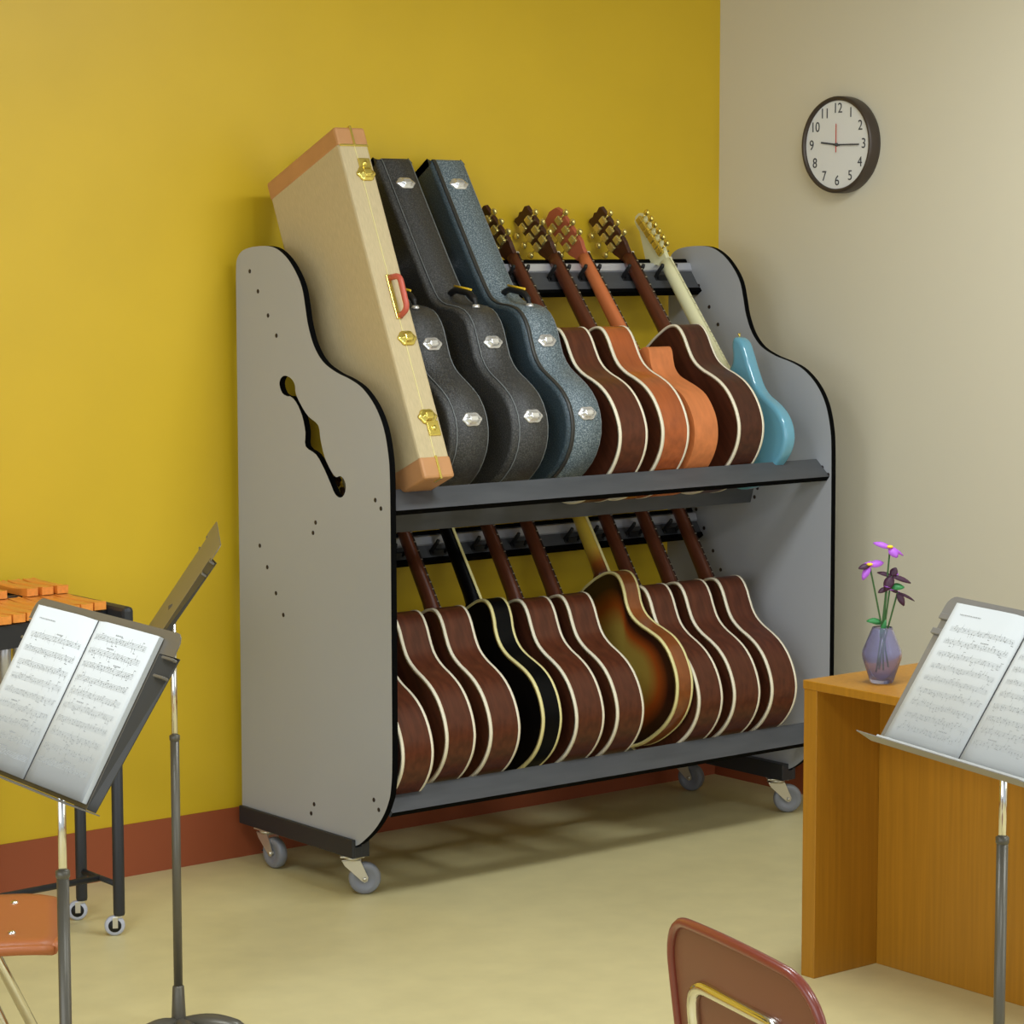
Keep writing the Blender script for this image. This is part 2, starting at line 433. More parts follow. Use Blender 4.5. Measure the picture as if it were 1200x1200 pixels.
# casters
def caster(x, y, ang, brake):
    bm = bmesh.new()
    box(bm, (-0.026, -0.034, 0.1085), (0.026, 0.034, 0.113), 0.001)
    lathe(bm, [(0.0, 0.1085), (0.024, 0.1085), (0.026, 0.104), (0.022, 0.099), (0.0, 0.099)], 20)
    # fork cheeks
    for s in (-1, 1):
        P = [(-0.030, 0.100), (0.022, 0.100), (0.044, 0.050), (0.042, 0.040), (0.034, 0.036), (0.026, 0.040), (-0.022, 0.085)]
        fs = prism(bm, P, s * 0.0175 - 0.0015, s * 0.0175 + 0.0015)
    box(bm, (-0.019, -0.030, 0.097), (0.019, 0.022, 0.1005), 0.0008)
    lathe(bm, [(0.0, -0.023), (0.006, -0.023), (0.006, 0.023), (0.0, 0.023)], 12, 'X', (0, 0.034, 0.046))
    root = obj('caster', bm, M['zinc'], rack)
    root.location = Vector((x, y, 0)) + RO; root.rotation_euler = (0, 0, ang)
    bm = bmesh.new()
    lathe(bm, [(0.008, -0.011), (0.024, -0.011), (0.028, -0.014), (0.040, -0.014), (0.0445, -0.010), (0.046, 0), (0.0445, 0.010), (0.040, 0.014), (0.028, 0.014), (0.024, 0.011), (0.008, 0.011)], 32, 'X', (0, 0.034, 0.046))
    obj('wheel', bm, M['wheel'], root)
    if brake:
        bm = bmesh.new()
        box(bm, (-0.018, -0.030, -0.002), (0.018, 0.026, 0.002), 0.0015, Matrix.Translation((-0.022, -0.012, 0.052)) @ Matrix.Rotation(0.5, 4, 'X'))
        box(bm, (-0.019, -0.008, 0.050), (-0.0155, 0.036, 0.056), 0.001)
        obj('brake_pedal', bm, M['rubber'], root)
caster(-1.926, -0.575, radians(-125), False)
caster(-1.930, -0.150, radians(-176), True)
caster(-0.262, -0.570, radians(-125), False)
caster(-0.262, -0.120, radians(-160), False)

# ------------------------------------------------------------------ guitars
TT = [0, .004, .018, .040, .070, .105, .145, .185, .225, .262, .298, .330, .360, .395, .430, .462, .486, .501, .508]
WW = [0, .060, .108, .146, .174, .190, .198, .198, .189, .172, .151, .138, .134, .138, .144, .143, .130, .098, .040]
def half_sym(T, W):
    return [(T[i], W[i]) for i in range(len(T))], [(T[i], -W[i]) for i in range(len(T) - 1, 0, -1)]
A_, B_ = half_sym(TT, WW)
DREAD = catmull([(t, w) for t, w in A_ + [(0.5085, 0)] + B_], 4)
# slope-shouldered jumbo with tighter waist
TJ = [0, .004, .018, .042, .075, .110, .150, .195, .240, .280, .315, .345, .372, .402, .435, .470, .500, .522, .532]
WJ = [0, .060, .110, .150, .180, .198, .206, .206, .192, .165, .138, .121, .114, .116, .126, .130, .120, .088, .036]
A_, B_ = half_sym(TJ, WJ)
JUMBO = catmull([(t, w) for t, w in A_ + [(0.533, 0)] + B_], 4)
TO = [0, .004, .018, .042, .072, .108, .148, .190, .230, .268, .300, .330, .360, .392, .428, .462, .490, .506, .512]
WO = [0, .060, .108, .146, .175, .192, .200, .198, .184, .160, .138, .124, .119, .123, .136, .140, .128, .096, .040]
A_, B_ = half_sym(TO, WO)
OMBODY = catmull([(t, w) for t, w in A_ + [(0.513, 0)] + B_], 4)
# cutaway (front side): positive w
CUT_F = [(0, 0), (.004, .060), (.018, .106), (.040, .142), (.070, .168), (.105, .184), (.145, .190), (.185, .187), (.225, .170), (.262, .148), (.295, .130),
         (.325, .127), (.352, .137), (.374, .148), (.390, .148), (.400, .134), (.404, .110), (.407, .080), (.414, .052), (.436, .034), (.470, .030), (.500, .030), (.505, .0)]
CUT_B = [(.503, -.060), (.496, -.098), (.480, -.128), (.455, -.140), (.425, -.141), (.392, -.134), (.358, -.130), (.326, -.134), (.296, -.147), (.262, -.165), (.225, -.182), (.185, -.190),
         (.145, -.190), (.105, -.184), (.070, -.168), (.040, -.142), (.018, -.106), (.004, -.060)]
CUTAWAY = catmull(CUT_F + CUT_B, 4)

def ring_face(bm, outline, x, dome, t0=0.23, scales=(1, .97, .90, .80, .66, .5, .33, .16), burst=None):
    """concentric faces at local X=x bulging by dome"""
    rings = []
    for s in scales:
        ring = []
        for (t, w) in outline:
            v = bm.verts.new((x + dome * (1 - s * s), -w * s, t0 + (t - t0) * s))
            ring.append(v)
            if burst is not None: v[burst] = 1 - s
        rings.append(ring)
    n = len(outline)
    for i in range(len(rings) - 1):
        for k in range(n):
            f = bm.faces.new((rings[i][k], rings[i][(k + 1) % n], rings[i + 1][(k + 1) % n], rings[i + 1][k])); f.smooth = True
    c = bm.verts.new((x + dome, 0, t0))
    if burst is not None: c[burst] = 1
    for k in range(n):
        f = bm.faces.new((rings[-1][k], rings[-1][(k + 1) % n], c)); f.smooth = True

def offset_outline(ol, d):
    n = len(ol); out = []
    for i in range(n):
        a = ol[i - 1]; b = ol[(i + 1) % n]
        tx, ty = b[0] - a[0], b[1] - a[1]; L = math.hypot(tx, ty) or 1
        out.append((ol[i][0] - ty / L * d, ol[i][1] + tx / L * d))
    return out

def band(bm, ol, sec):
    """sweep a closed section [(x, outward offset)] around the outline"""
    rows = []
    for (x, d) in sec:
        o2 = offset_outline(ol, d)
        rows.append([bm.verts.new((x, -w, t)) for t, w in o2])
    n = len(ol); m = len(sec)
    for j in range(m):
        A, B = rows[j], rows[(j + 1) % m]
        for k in range(n):
            f = bm.faces.new((A[k], A[(k + 1) % n], B[(k + 1) % n], B[k])); f.smooth = True

def side_strip(bm, ol, x0, x1):
    A = [bm.verts.new((x0, -w, t)) for t, w in ol]; B = [bm.verts.new((x1, -w, t)) for t, w in ol]; n = len(ol)
    for k in range(n):
        f = bm.faces.new((A[k], A[(k + 1) % n], B[(k + 1) % n], B[k])); f.smooth = True

def neck_parts(root, x, t0, tn, neckmat, boardmat, headmat, head='slot', tunermat=None, headback=12, bound=None):
    """x = local X of fretboard underside plane (top of body); back of neck towards -X"""
    bm = bmesh.new(); rings = []
    N = 10; seg = 14
    for i in range(N + 1):
        s = i / N; t = t0 + (tn - t0) * s
        hw = 0.028 - 0.0065 * s; dp = 0.026 - 0.004 * s
        if i == 0: dp = 0.055; 
        if i == 1: dp = 0.030
        ring = []
        for k in range(seg + 1):
            a = pi * k / seg
            ring.append(bm.verts.new((x - dp * sin(a) ** 0.8, -hw * cos(a), t)))
        rings.append(ring)
    for i in range(N):
        for k in range(seg):
            f = bm.faces.new((rings[i][k], rings[i][k + 1], rings[i + 1][k + 1], rings[i + 1][k])); f.smooth = True
        bm.faces.new((rings[i][0], rings[i + 1][0], rings[i + 1][-1], rings[i][-1]))
    bm.faces.new(rings[0]); bm.faces.new(rings[-1][::-1])
    obj('neck', bm, neckmat, root)
    # fretboard
    bm = bmesh.new()
    tb = t0 - 0.075
    V = [bm.verts.new(p) for p in ((x + .0005, -0.0275, tb), (x + .0005, 0.0275, tb), (x + .0005, 0.0225, tn), (x + .0005, -0.0225, tn), (x + 0.006, -0.0275, tb), (x + 0.006, 0.0275, tb), (x + 0.006, 0.0225, tn), (x + 0.006, -0.0225, tn))]
    for f in ((0, 1, 2, 3), (4, 5, 6, 7), (0, 1, 5, 4), (1, 2, 6, 5), (2, 3, 7, 6), (3, 0, 4, 7)): bm.faces.new([V[i] for i in f])
    obj('fretboard', bm, boardmat, root)
    bm = bmesh.new()
    L = 0.645
    for k in range(1, 20):
        t = tn - L * (1 - 2 ** (-k / 12.0)); 
        if t < tb + .004: break
        s = (tn - t) / (tn - tb); hw = 0.0228 + 0.005 * s
        box(bm, (x + 0.005, -hw, t - 0.0012), (x + 0.0072, hw, t + 0.0012))
        box(bm, (x - 0.0005, -hw - 0.0008, t - 0.0014), (x + 0.0065, -hw + 0.001, t + 0.0014))
    if bound is not None:
        box(bm, (x + 0.0004, -0.0290, tb), (x + 0.0055, -0.0250, tb + 0.01))
    obj('frets', bm, M['fretwire'], root)
    if bound is not None:
        bm = bmesh.new()
        V = [bm.verts.new(p) for p in ((x - .002, -0.0292, t0), (x + .007, -0.0292, t0), (x + .007, -0.0240, tn), (x - .002, -0.0240, tn), (x - .002, -0.0265, t0), (x + .007, -0.0265, t0), (x + .007, -0.0215, tn), (x - .002, -0.0215, tn))]
        for f in ((0, 1, 2, 3), (4, 5, 6, 7), (0, 1, 5, 4), (1, 2, 6, 5), (2, 3, 7, 6), (3, 0, 4, 7)): bm.faces.new([V[i] for i in f])
        obj('neck_binding', bm, bound, root)
    # headstock, tilted back towards -X
    hb = radians(headback)
    R = Matrix.Translation((x, 0, tn)) @ Matrix.Rotation(-hb, 4, 'Y')
    if head == 'slot':
        P = [(0, .0215), (.018, .024), (.034, .033), (.060, .035), (.178, .0385), (.182, .030), (.176, .012), (.184, 0)]
    elif head == 'fancy':
        P = [(0, .0215), (.018, .024), (.036, .036), (.110, .039), (.160, .041), (.176, .034), (.180, .022), (.186, 0)]
    if head in ('slot', 'fancy'):
        poly = P + [(t, -w) for t, w in P[-2::-1]]
    else:  # six-in-line, long with the tuners along the front edge
        P = [(0, .0215), (.020, .022), (.034, .030), (.060, .034), (.176, .024), (.190, .014), (.192, -.006), (.182, -.020), (.162, -.024), (.142, -.020), (.10, -.040), (.05, -.062), (.034, -.064), (.020, -.052), (.014, -.030), (0, -.0215)]
        poly = P
    bm = bmesh.new()
    A = [bm.verts.new((-0.015, -w, t)) for t, w in poly]; B = [bm.verts.new((0.001, -w, t)) for t, w in poly]; n = len(poly)
    for k in range(n): bm.faces.new((A[k], A[(k + 1) % n], B[(k + 1) % n], B[k]))
    bm.faces.new(A); bm.faces.new(B[::-1])
    bmesh.ops.bevel(bm, geom=[e for e in bm.edges], offset=0.0012, segments=1, affect='EDGES')
    bmesh.ops.transform(bm, matrix=R, verts=bm.verts[:])
    obj('headstock', bm, headmat, root)
    bm = bmesh.new(); box(bm, (x + 0.000, -0.0222, tn - 0.003), (x + 0.0095, 0.0222, tn + 0.003), 0.0008)
    obj('nut', bm, M['ivory'], root)
    tm = tunermat or M['gold']
    def tuner(tt, wy, sgn):
        bm = bmesh.new()
        box(bm, (-0.028, -wy - 0.0125, tt - 0.0135), (-0.015, -wy + 0.0125, tt + 0.0135), 0.004)
        lathe(bm, [(0.0, 0.018), (0.004, 0.018), (0.004, -0.014), (0.0, -0.014)], 8, 'X', (0, -wy, tt))
        ye = -wy - sgn * 0.034
        tube(bm, [(-0.021, -wy, tt), (-0.021, ye, tt)], 0.0028, 8)
        lathe(bm, [(0.0, -0.005), (0.009, -0.005), (0.0115, 0), (0.009, 0.005), (0.0, 0.005)], 12, 'X', (-0.021, ye - sgn * 0.007, tt))
        bmesh.ops.transform(bm, matrix=R, verts=bm.verts[:])
        obj('tuner', bm, tm, root)
    if head in ('slot', 'fancy'):
        for tt in (0.056, 0.096, 0.136):
            for s in (1, -1): tuner(tt, 0.018 * s, s)
    else:
        for i in range(6): tuner(0.030 + 0.0265 * i, 0.016 - 0.0015 * i, 1)

def acoustic(label, xb, th, zone, outline=DREAD, side='mahog', back='mahog_dark', bind='ivory', neck='neckwood', head='headdark',
             headshape='slot', scale=1.0, tilt=None, dt=0.0, dw=0.0, group=None, backburst=False, nbound=None, tbody=0.508, topm='spruce', binding=True):
    """xb: world x of back plane; th: depth; zone: (tail y, tail z, theta)"""
    ty, tz, theta = zone
    if tilt is not None: theta = tilt
    a = Vector((0, sin(zone[2]), cos(zone[2]))); p = Vector((0, -cos(zone[2]), sin(zone[2])))
    loc = Vector((xb, ty, tz)) + a * dt + p * dw
    root = thing('guitar', label, 'guitar', loc, (-theta, 0, 0), 'guitars on the upper shelf' if zone is UP else 'guitars on the lower shelf')
    ol = [(t * scale, w * scale) for t, w in outline]
    b0, b1 = 0.004, th - 0.002
    bm = bmesh.new(); side_strip(bm, ol, b0 - .001, b1 + .001); obj('body_sides', bm, M[side], root)
    bm = bmesh.new()
    if backburst:
        lay = bm.verts.layers.float.new('burst'); ring_face(bm, ol, b0 - .001, -0.004, burst=lay); obj('body_back', bm, M['burst'], root)
    else:
        ring_face(bm, ol, b0 - .001, -0.004); obj('body_back', bm, M[back], root)
    bm = bmesh.new(); ring_face(bm, ol, b1 + .001, 0.002, scales=(1, .9, .6, .3)); obj('soundboard', bm, M[topm], root)
    bm = bmesh.new(); lathe(bm, [(0.0, b1 + 0.0040), (0.050, b1 + 0.0040), (0.050, b1 + 0.003)], 28, 'X', (0, 0, 0.355)); obj('sound_hole', bm, M['rubber'], root)
    bm = bmesh.new(); box(bm, (b1 + 0.001, -0.075, 0.150), (b1 + 0.011, 0.075, 0.178), 0.003); obj('bridge', bm, M['fretboard'], root)
    if binding:
        bm = bmesh.new(); band(bm, ol, [(b0 - 0.003, -0.008), (b0 - 0.003, 0.0008), (b0 + 0.0055, 0.0012), (b0 + 0.0055, -0.001), (b0, -0.001)]); obj('back_binding', bm, M[bind], root)
        bm = bmesh.new(); band(bm, ol, [(b1 + 0.003, -0.006), (b1 + 0.003, 0.0008), (b1 - 0.0050, 0.0012), (b1 - 0.0050, -0.001), (b1, -0.001)]); obj('top_binding', bm, M[bind], root)
    neck_parts(root, b1 + 0.003, tbody * scale - 0.003, (tbody + 0.350), M[neck], M['fretboard'], M[head], headshape, bound=M[nbound] if nbound else None)
    return root

M['headdark'] = mat('dark_headstock', (66, 32, 22), 0.3, coat=0.3, noise=((60, 60, 6), 0.2, 3))
M['satin_neck'] = mat('satin_neck', (196, 110, 62), 0.45, noise=((60, 60, 5), 0.1, 3))
M['satin_head'] = mat('satin_head', (176, 92, 62), 0.5)
UP = (-0.680, 1.106, radians(38.6))
LO = (-0.668, 0.292, radians(33.5))

# upper row, left to right
acoustic('brown acoustic guitar on the upper shelf, directly right of the blue-grey case', -1.113, 0.109, UP)
acoustic('glossy orange-sided acoustic guitar with dark back and headstock on the upper shelf', -0.947, 0.107, UP, side='amber')
acoustic('pale orange satin cutaway guitar without white binding on the upper shelf', -0.815, 0.098, UP, outline=CUTAWAY, side='satin', back='satin', topm='satin', binding=False,
         neck='satin_neck', head='satin_head', headshape='fancy')
acoustic('dark brown acoustic guitar on the upper shelf, beside the blue electric guitar', -0.639, 0.107, UP, side='mahog_dark')
# lower row, left to right
acoustic('brown acoustic guitar on the lower shelf, hard against the left side panel', -1.908, 0.108, LO, dt=-0.028, scale=0.98)
acoustic('brown acoustic guitar on the lower shelf, second from the left side panel', -1.747, 0.104, LO)
acoustic('brown acoustic guitar on the lower shelf, directly left of the black guitar', -1.592, 0.109, LO)
acoustic('slim glossy black guitar with cream binding on the lower shelf', -1.398, 0.072, LO, outline=OMBODY, side='blackgloss', back='blackgloss', bind='cream_yellow',
         neck='blackgloss', head='blackgloss', nbound='cream_yellow', topm='blackgloss', tbody=0.512, dt=0.008)
acoustic('brown acoustic guitar on the lower shelf, directly right of the black guitar', -1.277, 0.108, LO)
acoustic('brown acoustic guitar on the lower shelf, directly left of the sunburst guitar', -1.121, 0.106, LO)
acoustic('tall sunburst guitar with cream binding and yellow neck on the lower shelf', -0.872, 0.066, LO, outline=JUMBO, side='amber_dark', backburst=True, bind='cream_yellow',
         neck='neck_burst', head='blackgloss', nbound='cream_yellow', tbody=0.530, dt=0.040, dw=0.006)
acoustic('brown acoustic guitar on the lower shelf, directly right of the sunburst guitar', -0.797, 0.100, LO)
acoustic('brown acoustic guitar on the lower shelf, second from the right side panel', -0.651, 0.111, LO)
acoustic('brown acoustic guitar on the lower shelf, nearest the right side panel', -0.492, 0.110, LO)

# electric guitar
E_F = [(-.002, .0), (.000, .050), (.012, .098), (.038, .134), (.078, .154), (.122, .157), (.165, .146), (.205, .130), (.240, .126), (.275, .132), (.310, .140), (.345, .150), (.385, .158), (.412, .150), (.420, .134),
       (.408, .116), (.382, .100), (.362, .080), (.356, .050), (.358, .030), (.362, 0)]
E_B = [(.358, -.030), (.356, -.050), (.362, -.078), (.384, -.108), (.420, -.132), (.448, -.146), (.456, -.160), (.444, -.170), (.400, -.164), (.350, -.148), (.305, -.130), (.262, -.120), (.222, -.122), (.180, -.138), (.135, -.155), (.090, -.160), (.045, -.146), (.015, -.108), (.000, -.055)]
EO = catmull(E_F + E_B, 4)
def rounded_body(bm, ol, th, rnd):
    n = len(ol); rows = []
    for (x, d) in ((0, -rnd * 1.4), (rnd * .12, -rnd * .5), (rnd * .5, -rnd * .12), (rnd, 0), (th - rnd, 0), (th - rnd * .5, -rnd * .12), (th - rnd * .12, -rnd * .5), (th, -rnd * 1.4)):
        rows.append([bm.verts.new((x, -w, t)) for t, w in offset_outline(ol, d)])
    for j in range(len(rows) - 1):
        for k in range(n):
            f = bm.faces.new((rows[j][k], rows[j][(k + 1) % n], rows[j + 1][(k + 1) % n], rows[j + 1][k])); f.smooth = True
    bm.faces.new(rows[0]); bm.faces.new(rows[-1][::-1])
a = Vector((0, sin(UP[2]), cos(UP[2]))); p = Vector((0, -cos(UP[2]), sin(UP[2])))
el = thing('electric_guitar', 'sky blue solid-body electric guitar with white neck at the right end of the upper shelf', 'electric guitar',
           Vector((-0.452, UP[0], UP[1])) + a * -0.012 + p * 0.022, (-UP[2], 0, 0))
bm = bmesh.new(); rounded_body(bm, EO, 0.045, 0.010); obj('body', bm, M['blue'], el)
neck_parts(el, 0.046, 0.325, 0.83, M['maple'], M['maple'], M['maple'], 'inline', M['brassy'], headback=3)
bm = bmesh.new(); box(bm, (-0.002, -0.026, 0.290), (0.0005, 0.026, 0.345), 0.0008); obj('neck_plate', bm, M['gold'], el)
for (t, ww) in ((0.416, 0.142), (0.454, -0.164)):
    bm = bmesh.new(); tube(bm, [(0.022, -ww, t), (0.022, -ww - 0.004, t + 0.006), (0.022, -ww - 0.006, t + 0.012)], [0.003, 0.003, 0.0055], 10); obj('strap_button', bm, M['brassy'], el)
bm = bmesh.new(); box(bm, (0.045, -0.045, 0.09), (0.055, 0.045, 0.15), 0.002); obj('bridge', bm, M['chrome'], el)
bm = bmesh.new()
for t in (.17, .23, .29): box(bm, (0.045, -0.042, t - 0.008), (0.052, 0.042, t + 0.008), 0.002)
obj('pickups', bm, M['ivory'], el)

# ------------------------------------------------------------------ guitar cases
th_case = radians(33.0)
CF = [(0, 0), (.006, .070), (.022, .118), (.050, .160), (.090, .190), (.135, .204), (.185, .202), (.230, .186), (.270, .166), (.305, .152), (.345, .149), (.385, .157), (.425, .166), (.465, .166), (.500, .153), (.530, .125),
      (.556, .092), (.585, .070), (.62, .062), (.70, .058), (.85, .057), (1.00, .057), (1.075, .057), (1.088, .054), (1.092, .044)]
CASE = catmull(CF + [(t, -w) for t, w in CF[::-1][:-1]], 3)
LATCH = []
for k in range(40):
    an = 2 * pi * k / 40; r = 1 + 0.06 * cos(6 * an)
    LATCH.append((r * cos(an), r * sin(an)))
def on_edge(ol, t):
    """point and outward normal on the front (w>0) side at given t"""
    best = None
    for i in range(len(ol)):
        a, b = ol[i], ol[(i + 1) % len(ol)]
        if a[1] > 0 and b[1] > 0 and min(a[0], b[0]) <= t <= max(a[0], b[0]) and b[0] != a[0]:
            s = (t - a[0]) / (b[0] - a[0]); w_ = a[1] + (b[1] - a[1]) * s
            tx, ty = b[0] - a[0], b[1] - a[1]; L = math.hypot(tx, ty)
            if best is None or w_ > best[0][1]: best = ((t, w_), (-ty / L, tx / L))
    return best
def latch_on(root, pos, nrm, xc, m, sx=0.033, st=0.020, name='latch'):
    # frame: X axis, tangent, normal
    n = Vector((0, -nrm[1], nrm[0])).normalized(); X = Vector((1, 0, 0)); T = n.cross(X)
    o = Vector((xc, -pos[1], pos[0]))
    bm = bmesh.new()
    def ringat(s, h): return [bm.verts.new(o + X * (u * sx * s) + T * (v * st * s) + n * h) for u, v in LATCH]
    R = [ringat(1, -0.001), ringat(1, 0.003), ringat(.9, 0.005), ringat(.62, 0.0055), ringat(.55, 0.011), ringat(.3, 0.013)]
    for i in range(len(R) - 1):
        for k in range(40): 
            f = bm.faces.new((R[i][k], R[i][(k + 1) % 40], R[i + 1][(k + 1) % 40], R[i + 1][k])); f.smooth = True
    bm.faces.new(R[0]); bm.faces.new(R[-1][::-1])
    M4 = Matrix((X, T, n)).transposed().to_4x4(); M4.translation = o
    box(bm, (-sx * .42, -st * .35, 0.008), (sx * .42, st * .45, 0.0145), 0.003, M4)
    return obj(name, bm, m, root)
def handle_on(root, ol, t, xc, body, trim, knob):
    (pt_, nr) = on_edge(ol, t)
    n = Vector((0, -nr[1], nr[0])).normalized(); X = Vector((1, 0, 0)); T = n.cross(X)
    if T.z < 0: T = -T
    o = Vector((xc, -pt_[1], pt_[0]))
    bm = bmesh.new()
    def q(tt, h, x=0): return o + T * tt + n * h + X * x
    tube(bm, round_path([q(-.068, 0.003), q(-.060, 0.020), q(-.035, 0.036), q(.035, 0.036), q(.060, 0.020), q(.068, 0.003)], 0.02), [0.007] * 4 + [0.0095] * (len(round_path([q(-.068, 0.003), q(-.060, 0.020), q(-.035, 0.036), q(.035, 0.036), q(.060, 0.020), q(.068, 0.003)], 0.02)) - 8) + [0.007] * 4, 10)
    h = obj('handle', bm, body, root)
    if trim:
        bm = bmesh.new(); tube(bm, [q(-.04, 0.047), q(.04, 0.047)], 0.0035, 6); obj('handle_stripe', bm, trim, h)
    for s in (-1, 1):
        bm = bmesh.new(); M4 = Matrix((X, T, n)).transposed().to_4x4(); M4.translation = q(s * .068, 0)
        lathe(bm, [(0.0, -0.001), (0.012, -0.001), (0.012, 0.004), (0.007, 0.009), (0.0, 0.010)], 14); bmesh.ops.transform(bm, matrix=M4, verts=bm.verts[:]); obj('handle_mount', bm, knob, h)
def case(label, xb, th, m, mband=None, lt=(0.115, 0.385, 1.0)):
    cy, cz = -0.560, 1.259
    r = 0.203
    root = thing('guitar_case', label, 'guitar case', (xb, cy - 0.16 * sin(th_case) - 0.0, cz - 0.16 * cos(th_case)), (-th_case, 0, 0), 'guitar-shaped cases on the upper shelf')
    ol = CASE
    core = offset_outline(ol, -0.004)
    bm = bmesh.new()
    n = len(core); rows = []
    for (x, d) in ((0.000, -0.012), (0.002, -0.004), (0.008, 0), (th - 0.008, 0), (th - 0.002, -0.004), (th, -0.012)):
        rows.append([bm.verts.new((x, -w, t)) for t, w in offset_outline(core, d)])
    for j in range(len(rows) - 1):
        for k in range(n):
            f = bm.faces.new((rows[j][k], rows[j][(k + 1) % n], rows[j + 1][(k + 1) % n], rows[j + 1][k])); f.smooth = True
    bm.faces.new(rows[0]); bm.faces.new(rows[-1][::-1])
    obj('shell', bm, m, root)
    bm = bmesh.new(); s0 = 0.022; s1 = th - 0.006
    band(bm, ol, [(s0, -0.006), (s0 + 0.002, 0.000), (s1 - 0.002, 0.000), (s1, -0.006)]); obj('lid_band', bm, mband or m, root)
    if mband:
        bm = bmesh.new(); band(bm, ol, [(s0 - 0.012, -0.006), (s0 - 0.012, 0.0008), (s0 - 0.001, 0.0008), (s0 - 0.001, -0.006)]); obj('gasket', bm, M['stand_dark'], root)
    bm = bmesh.new()
    for xx in (s0, s1):
        o2 = offset_outline(ol, -0.0015); tube(bm, [(xx, -w, t) for t, w in o2[::2]], 0.0016, 5, closed=True)
    obj('piping', bm, M['piping'], root)
    for t in lt:
        e = on_edge(ol, t); latch_on(root, e[0], e[1], th * 0.56, M['silver'])
    handle_on(root, ol, 0.555, th * 0.56, M['rubber'], M['yellowtrim'], M['silver'])
    return root
case('black guitar-shaped case on the upper shelf, half hidden behind the tan case', -1.712, 0.136, M['tolex_black'])
case('black guitar-shaped case on the upper shelf, leaning beside the blue-grey case', -1.491, 0.130, M['tolex_black'])
case('speckled blue-grey guitar-shaped case on the upper shelf beside the acoustic guitars', -1.290, 0.128, M['tolex_blue_shaded'], M['tolex_blue_lit'])

# tan rectangular case
thT = radians(23.6)
tc_ = thing('rectangular_guitar_case', 'long rectangular tan tweed guitar case with brown leather ends and brass latches', 'guitar case', (-1.862, -0.838, 1.181 + 0.004), (-thT, 0, 0))
LW, LD, LT = 0.100, 0.375, 1.040
bm = bmesh.new(); box(bm, (0, 0, 0.001), (LW, LD, LT - .001), 0.008); sh = obj('shell', bm, M['tweed'], tc_)
for z0, z1 in ((-0.0015, 0.062), (LT - 0.055, LT + 0.0015)):
    bm = bmesh.new(); box(bm, (-0.002, -0.002, z0), (LW + 0.002, LD + 0.002, z1), 0.008); obj('leather_end', bm, M['tan'], tc_)
bm = bmesh.new(); box(bm, (LW * .52 - .001, -0.0015, 0.05), (LW * .52 + .001, LD + 0.0015, LT - .05)); obj('lid_seam', bm, M['cream_yellow'], tc_)
for z0, z1, zc in ((-0.004, 0.062, 0), (LT - 0.055, LT + 0.004, 1)):
    bm = bmesh.new(); box(bm, (LW * .52 - .0035, -0.0045, z0), (LW * .52 + .0035, 0.0, z1), 0.001)
    if zc: box(bm, (LW * .52 - .0035, -0.004, LT), (LW * .52 + .0035, 0.03, LT + 0.0045), 0.001); box(bm, (0.002, -0.004, z0 - 0.003), (LW - 0.002, 0.0, z0 + 0.003), 0.001)
    else: box(bm, (LW * .52 - .0035, -0.004, -0.0045), (LW * .52 + .0035, 0.03, 0), 0.001)
    obj('brass_edging', bm, M['brassy'], tc_)
for tz, kind in ((0.898, 'lock'), (0.405, 'latch'), (0.175, 'lock')):
    latch_on(tc_, (tz, 0.001), (0, 1), LW * .60 if kind != 'lock' or tz < .5 else LW * .66, M['brassy'], 0.030, 0.022)
    if kind == 'lock':
        bm = bmesh.new(); box(bm, (LW * .50, -0.005, tz - 0.056 if tz < .5 else tz + 0.014), (LW * .90, 0.001, tz - 0.012 if tz < .5 else tz + 0.048), 0.003)
        lathe(bm, [(0, -0.0085), (0.007, -0.008), (0.008, -0.004)], 12, 'Y', (LW * .70, 0, tz - 0.034 if tz < .5 else tz + 0.032)); obj('lock_plate', bm, M['brassy'], tc_)
bm = bmesh.new()
hp = round_path([(LW * .56, -0.002, 0.470), (LW * .60, -0.036, 0.478), (LW * .60, -0.040, 0.575), (LW * .56, -0.002, 0.585)], 0.018)
tube(bm, hp, 0.0085, 10); hh = obj('handle', bm, M['redhandle'], tc_)
bm = bmesh.new(); box(bm, (LW * .42, -0.005, 0.462), (LW * .56, 0.0, 0.594), 0.002); obj('handle_plate', bm, M['brassy'], hh)

# ------------------------------------------------------------------ wall clock
ck = thing('wall_clock', 'round wall clock with white face and dark rim on the beige wall', 'clock', (0, -0.586, 2.128), (0, 0, 0))
bm = bmesh.new()
lathe(bm, [(0.0, -0.001), (0.152, -0.001), (0.153, -0.010), (0.153, -0.040), (0.150, -0.047), (0.143, -0.047), (0.139, -0.041), (0.139, -0.036)], 64, 'X'); obj('clock_rim', bm, M['clock_rim'], ck)
bm = bmesh.new(); lathe(bm, [(0.0, -0.037), (0.1395, -0.037)], 64, 'X'); obj('clock_face', bm, M['clock_face'], ck)
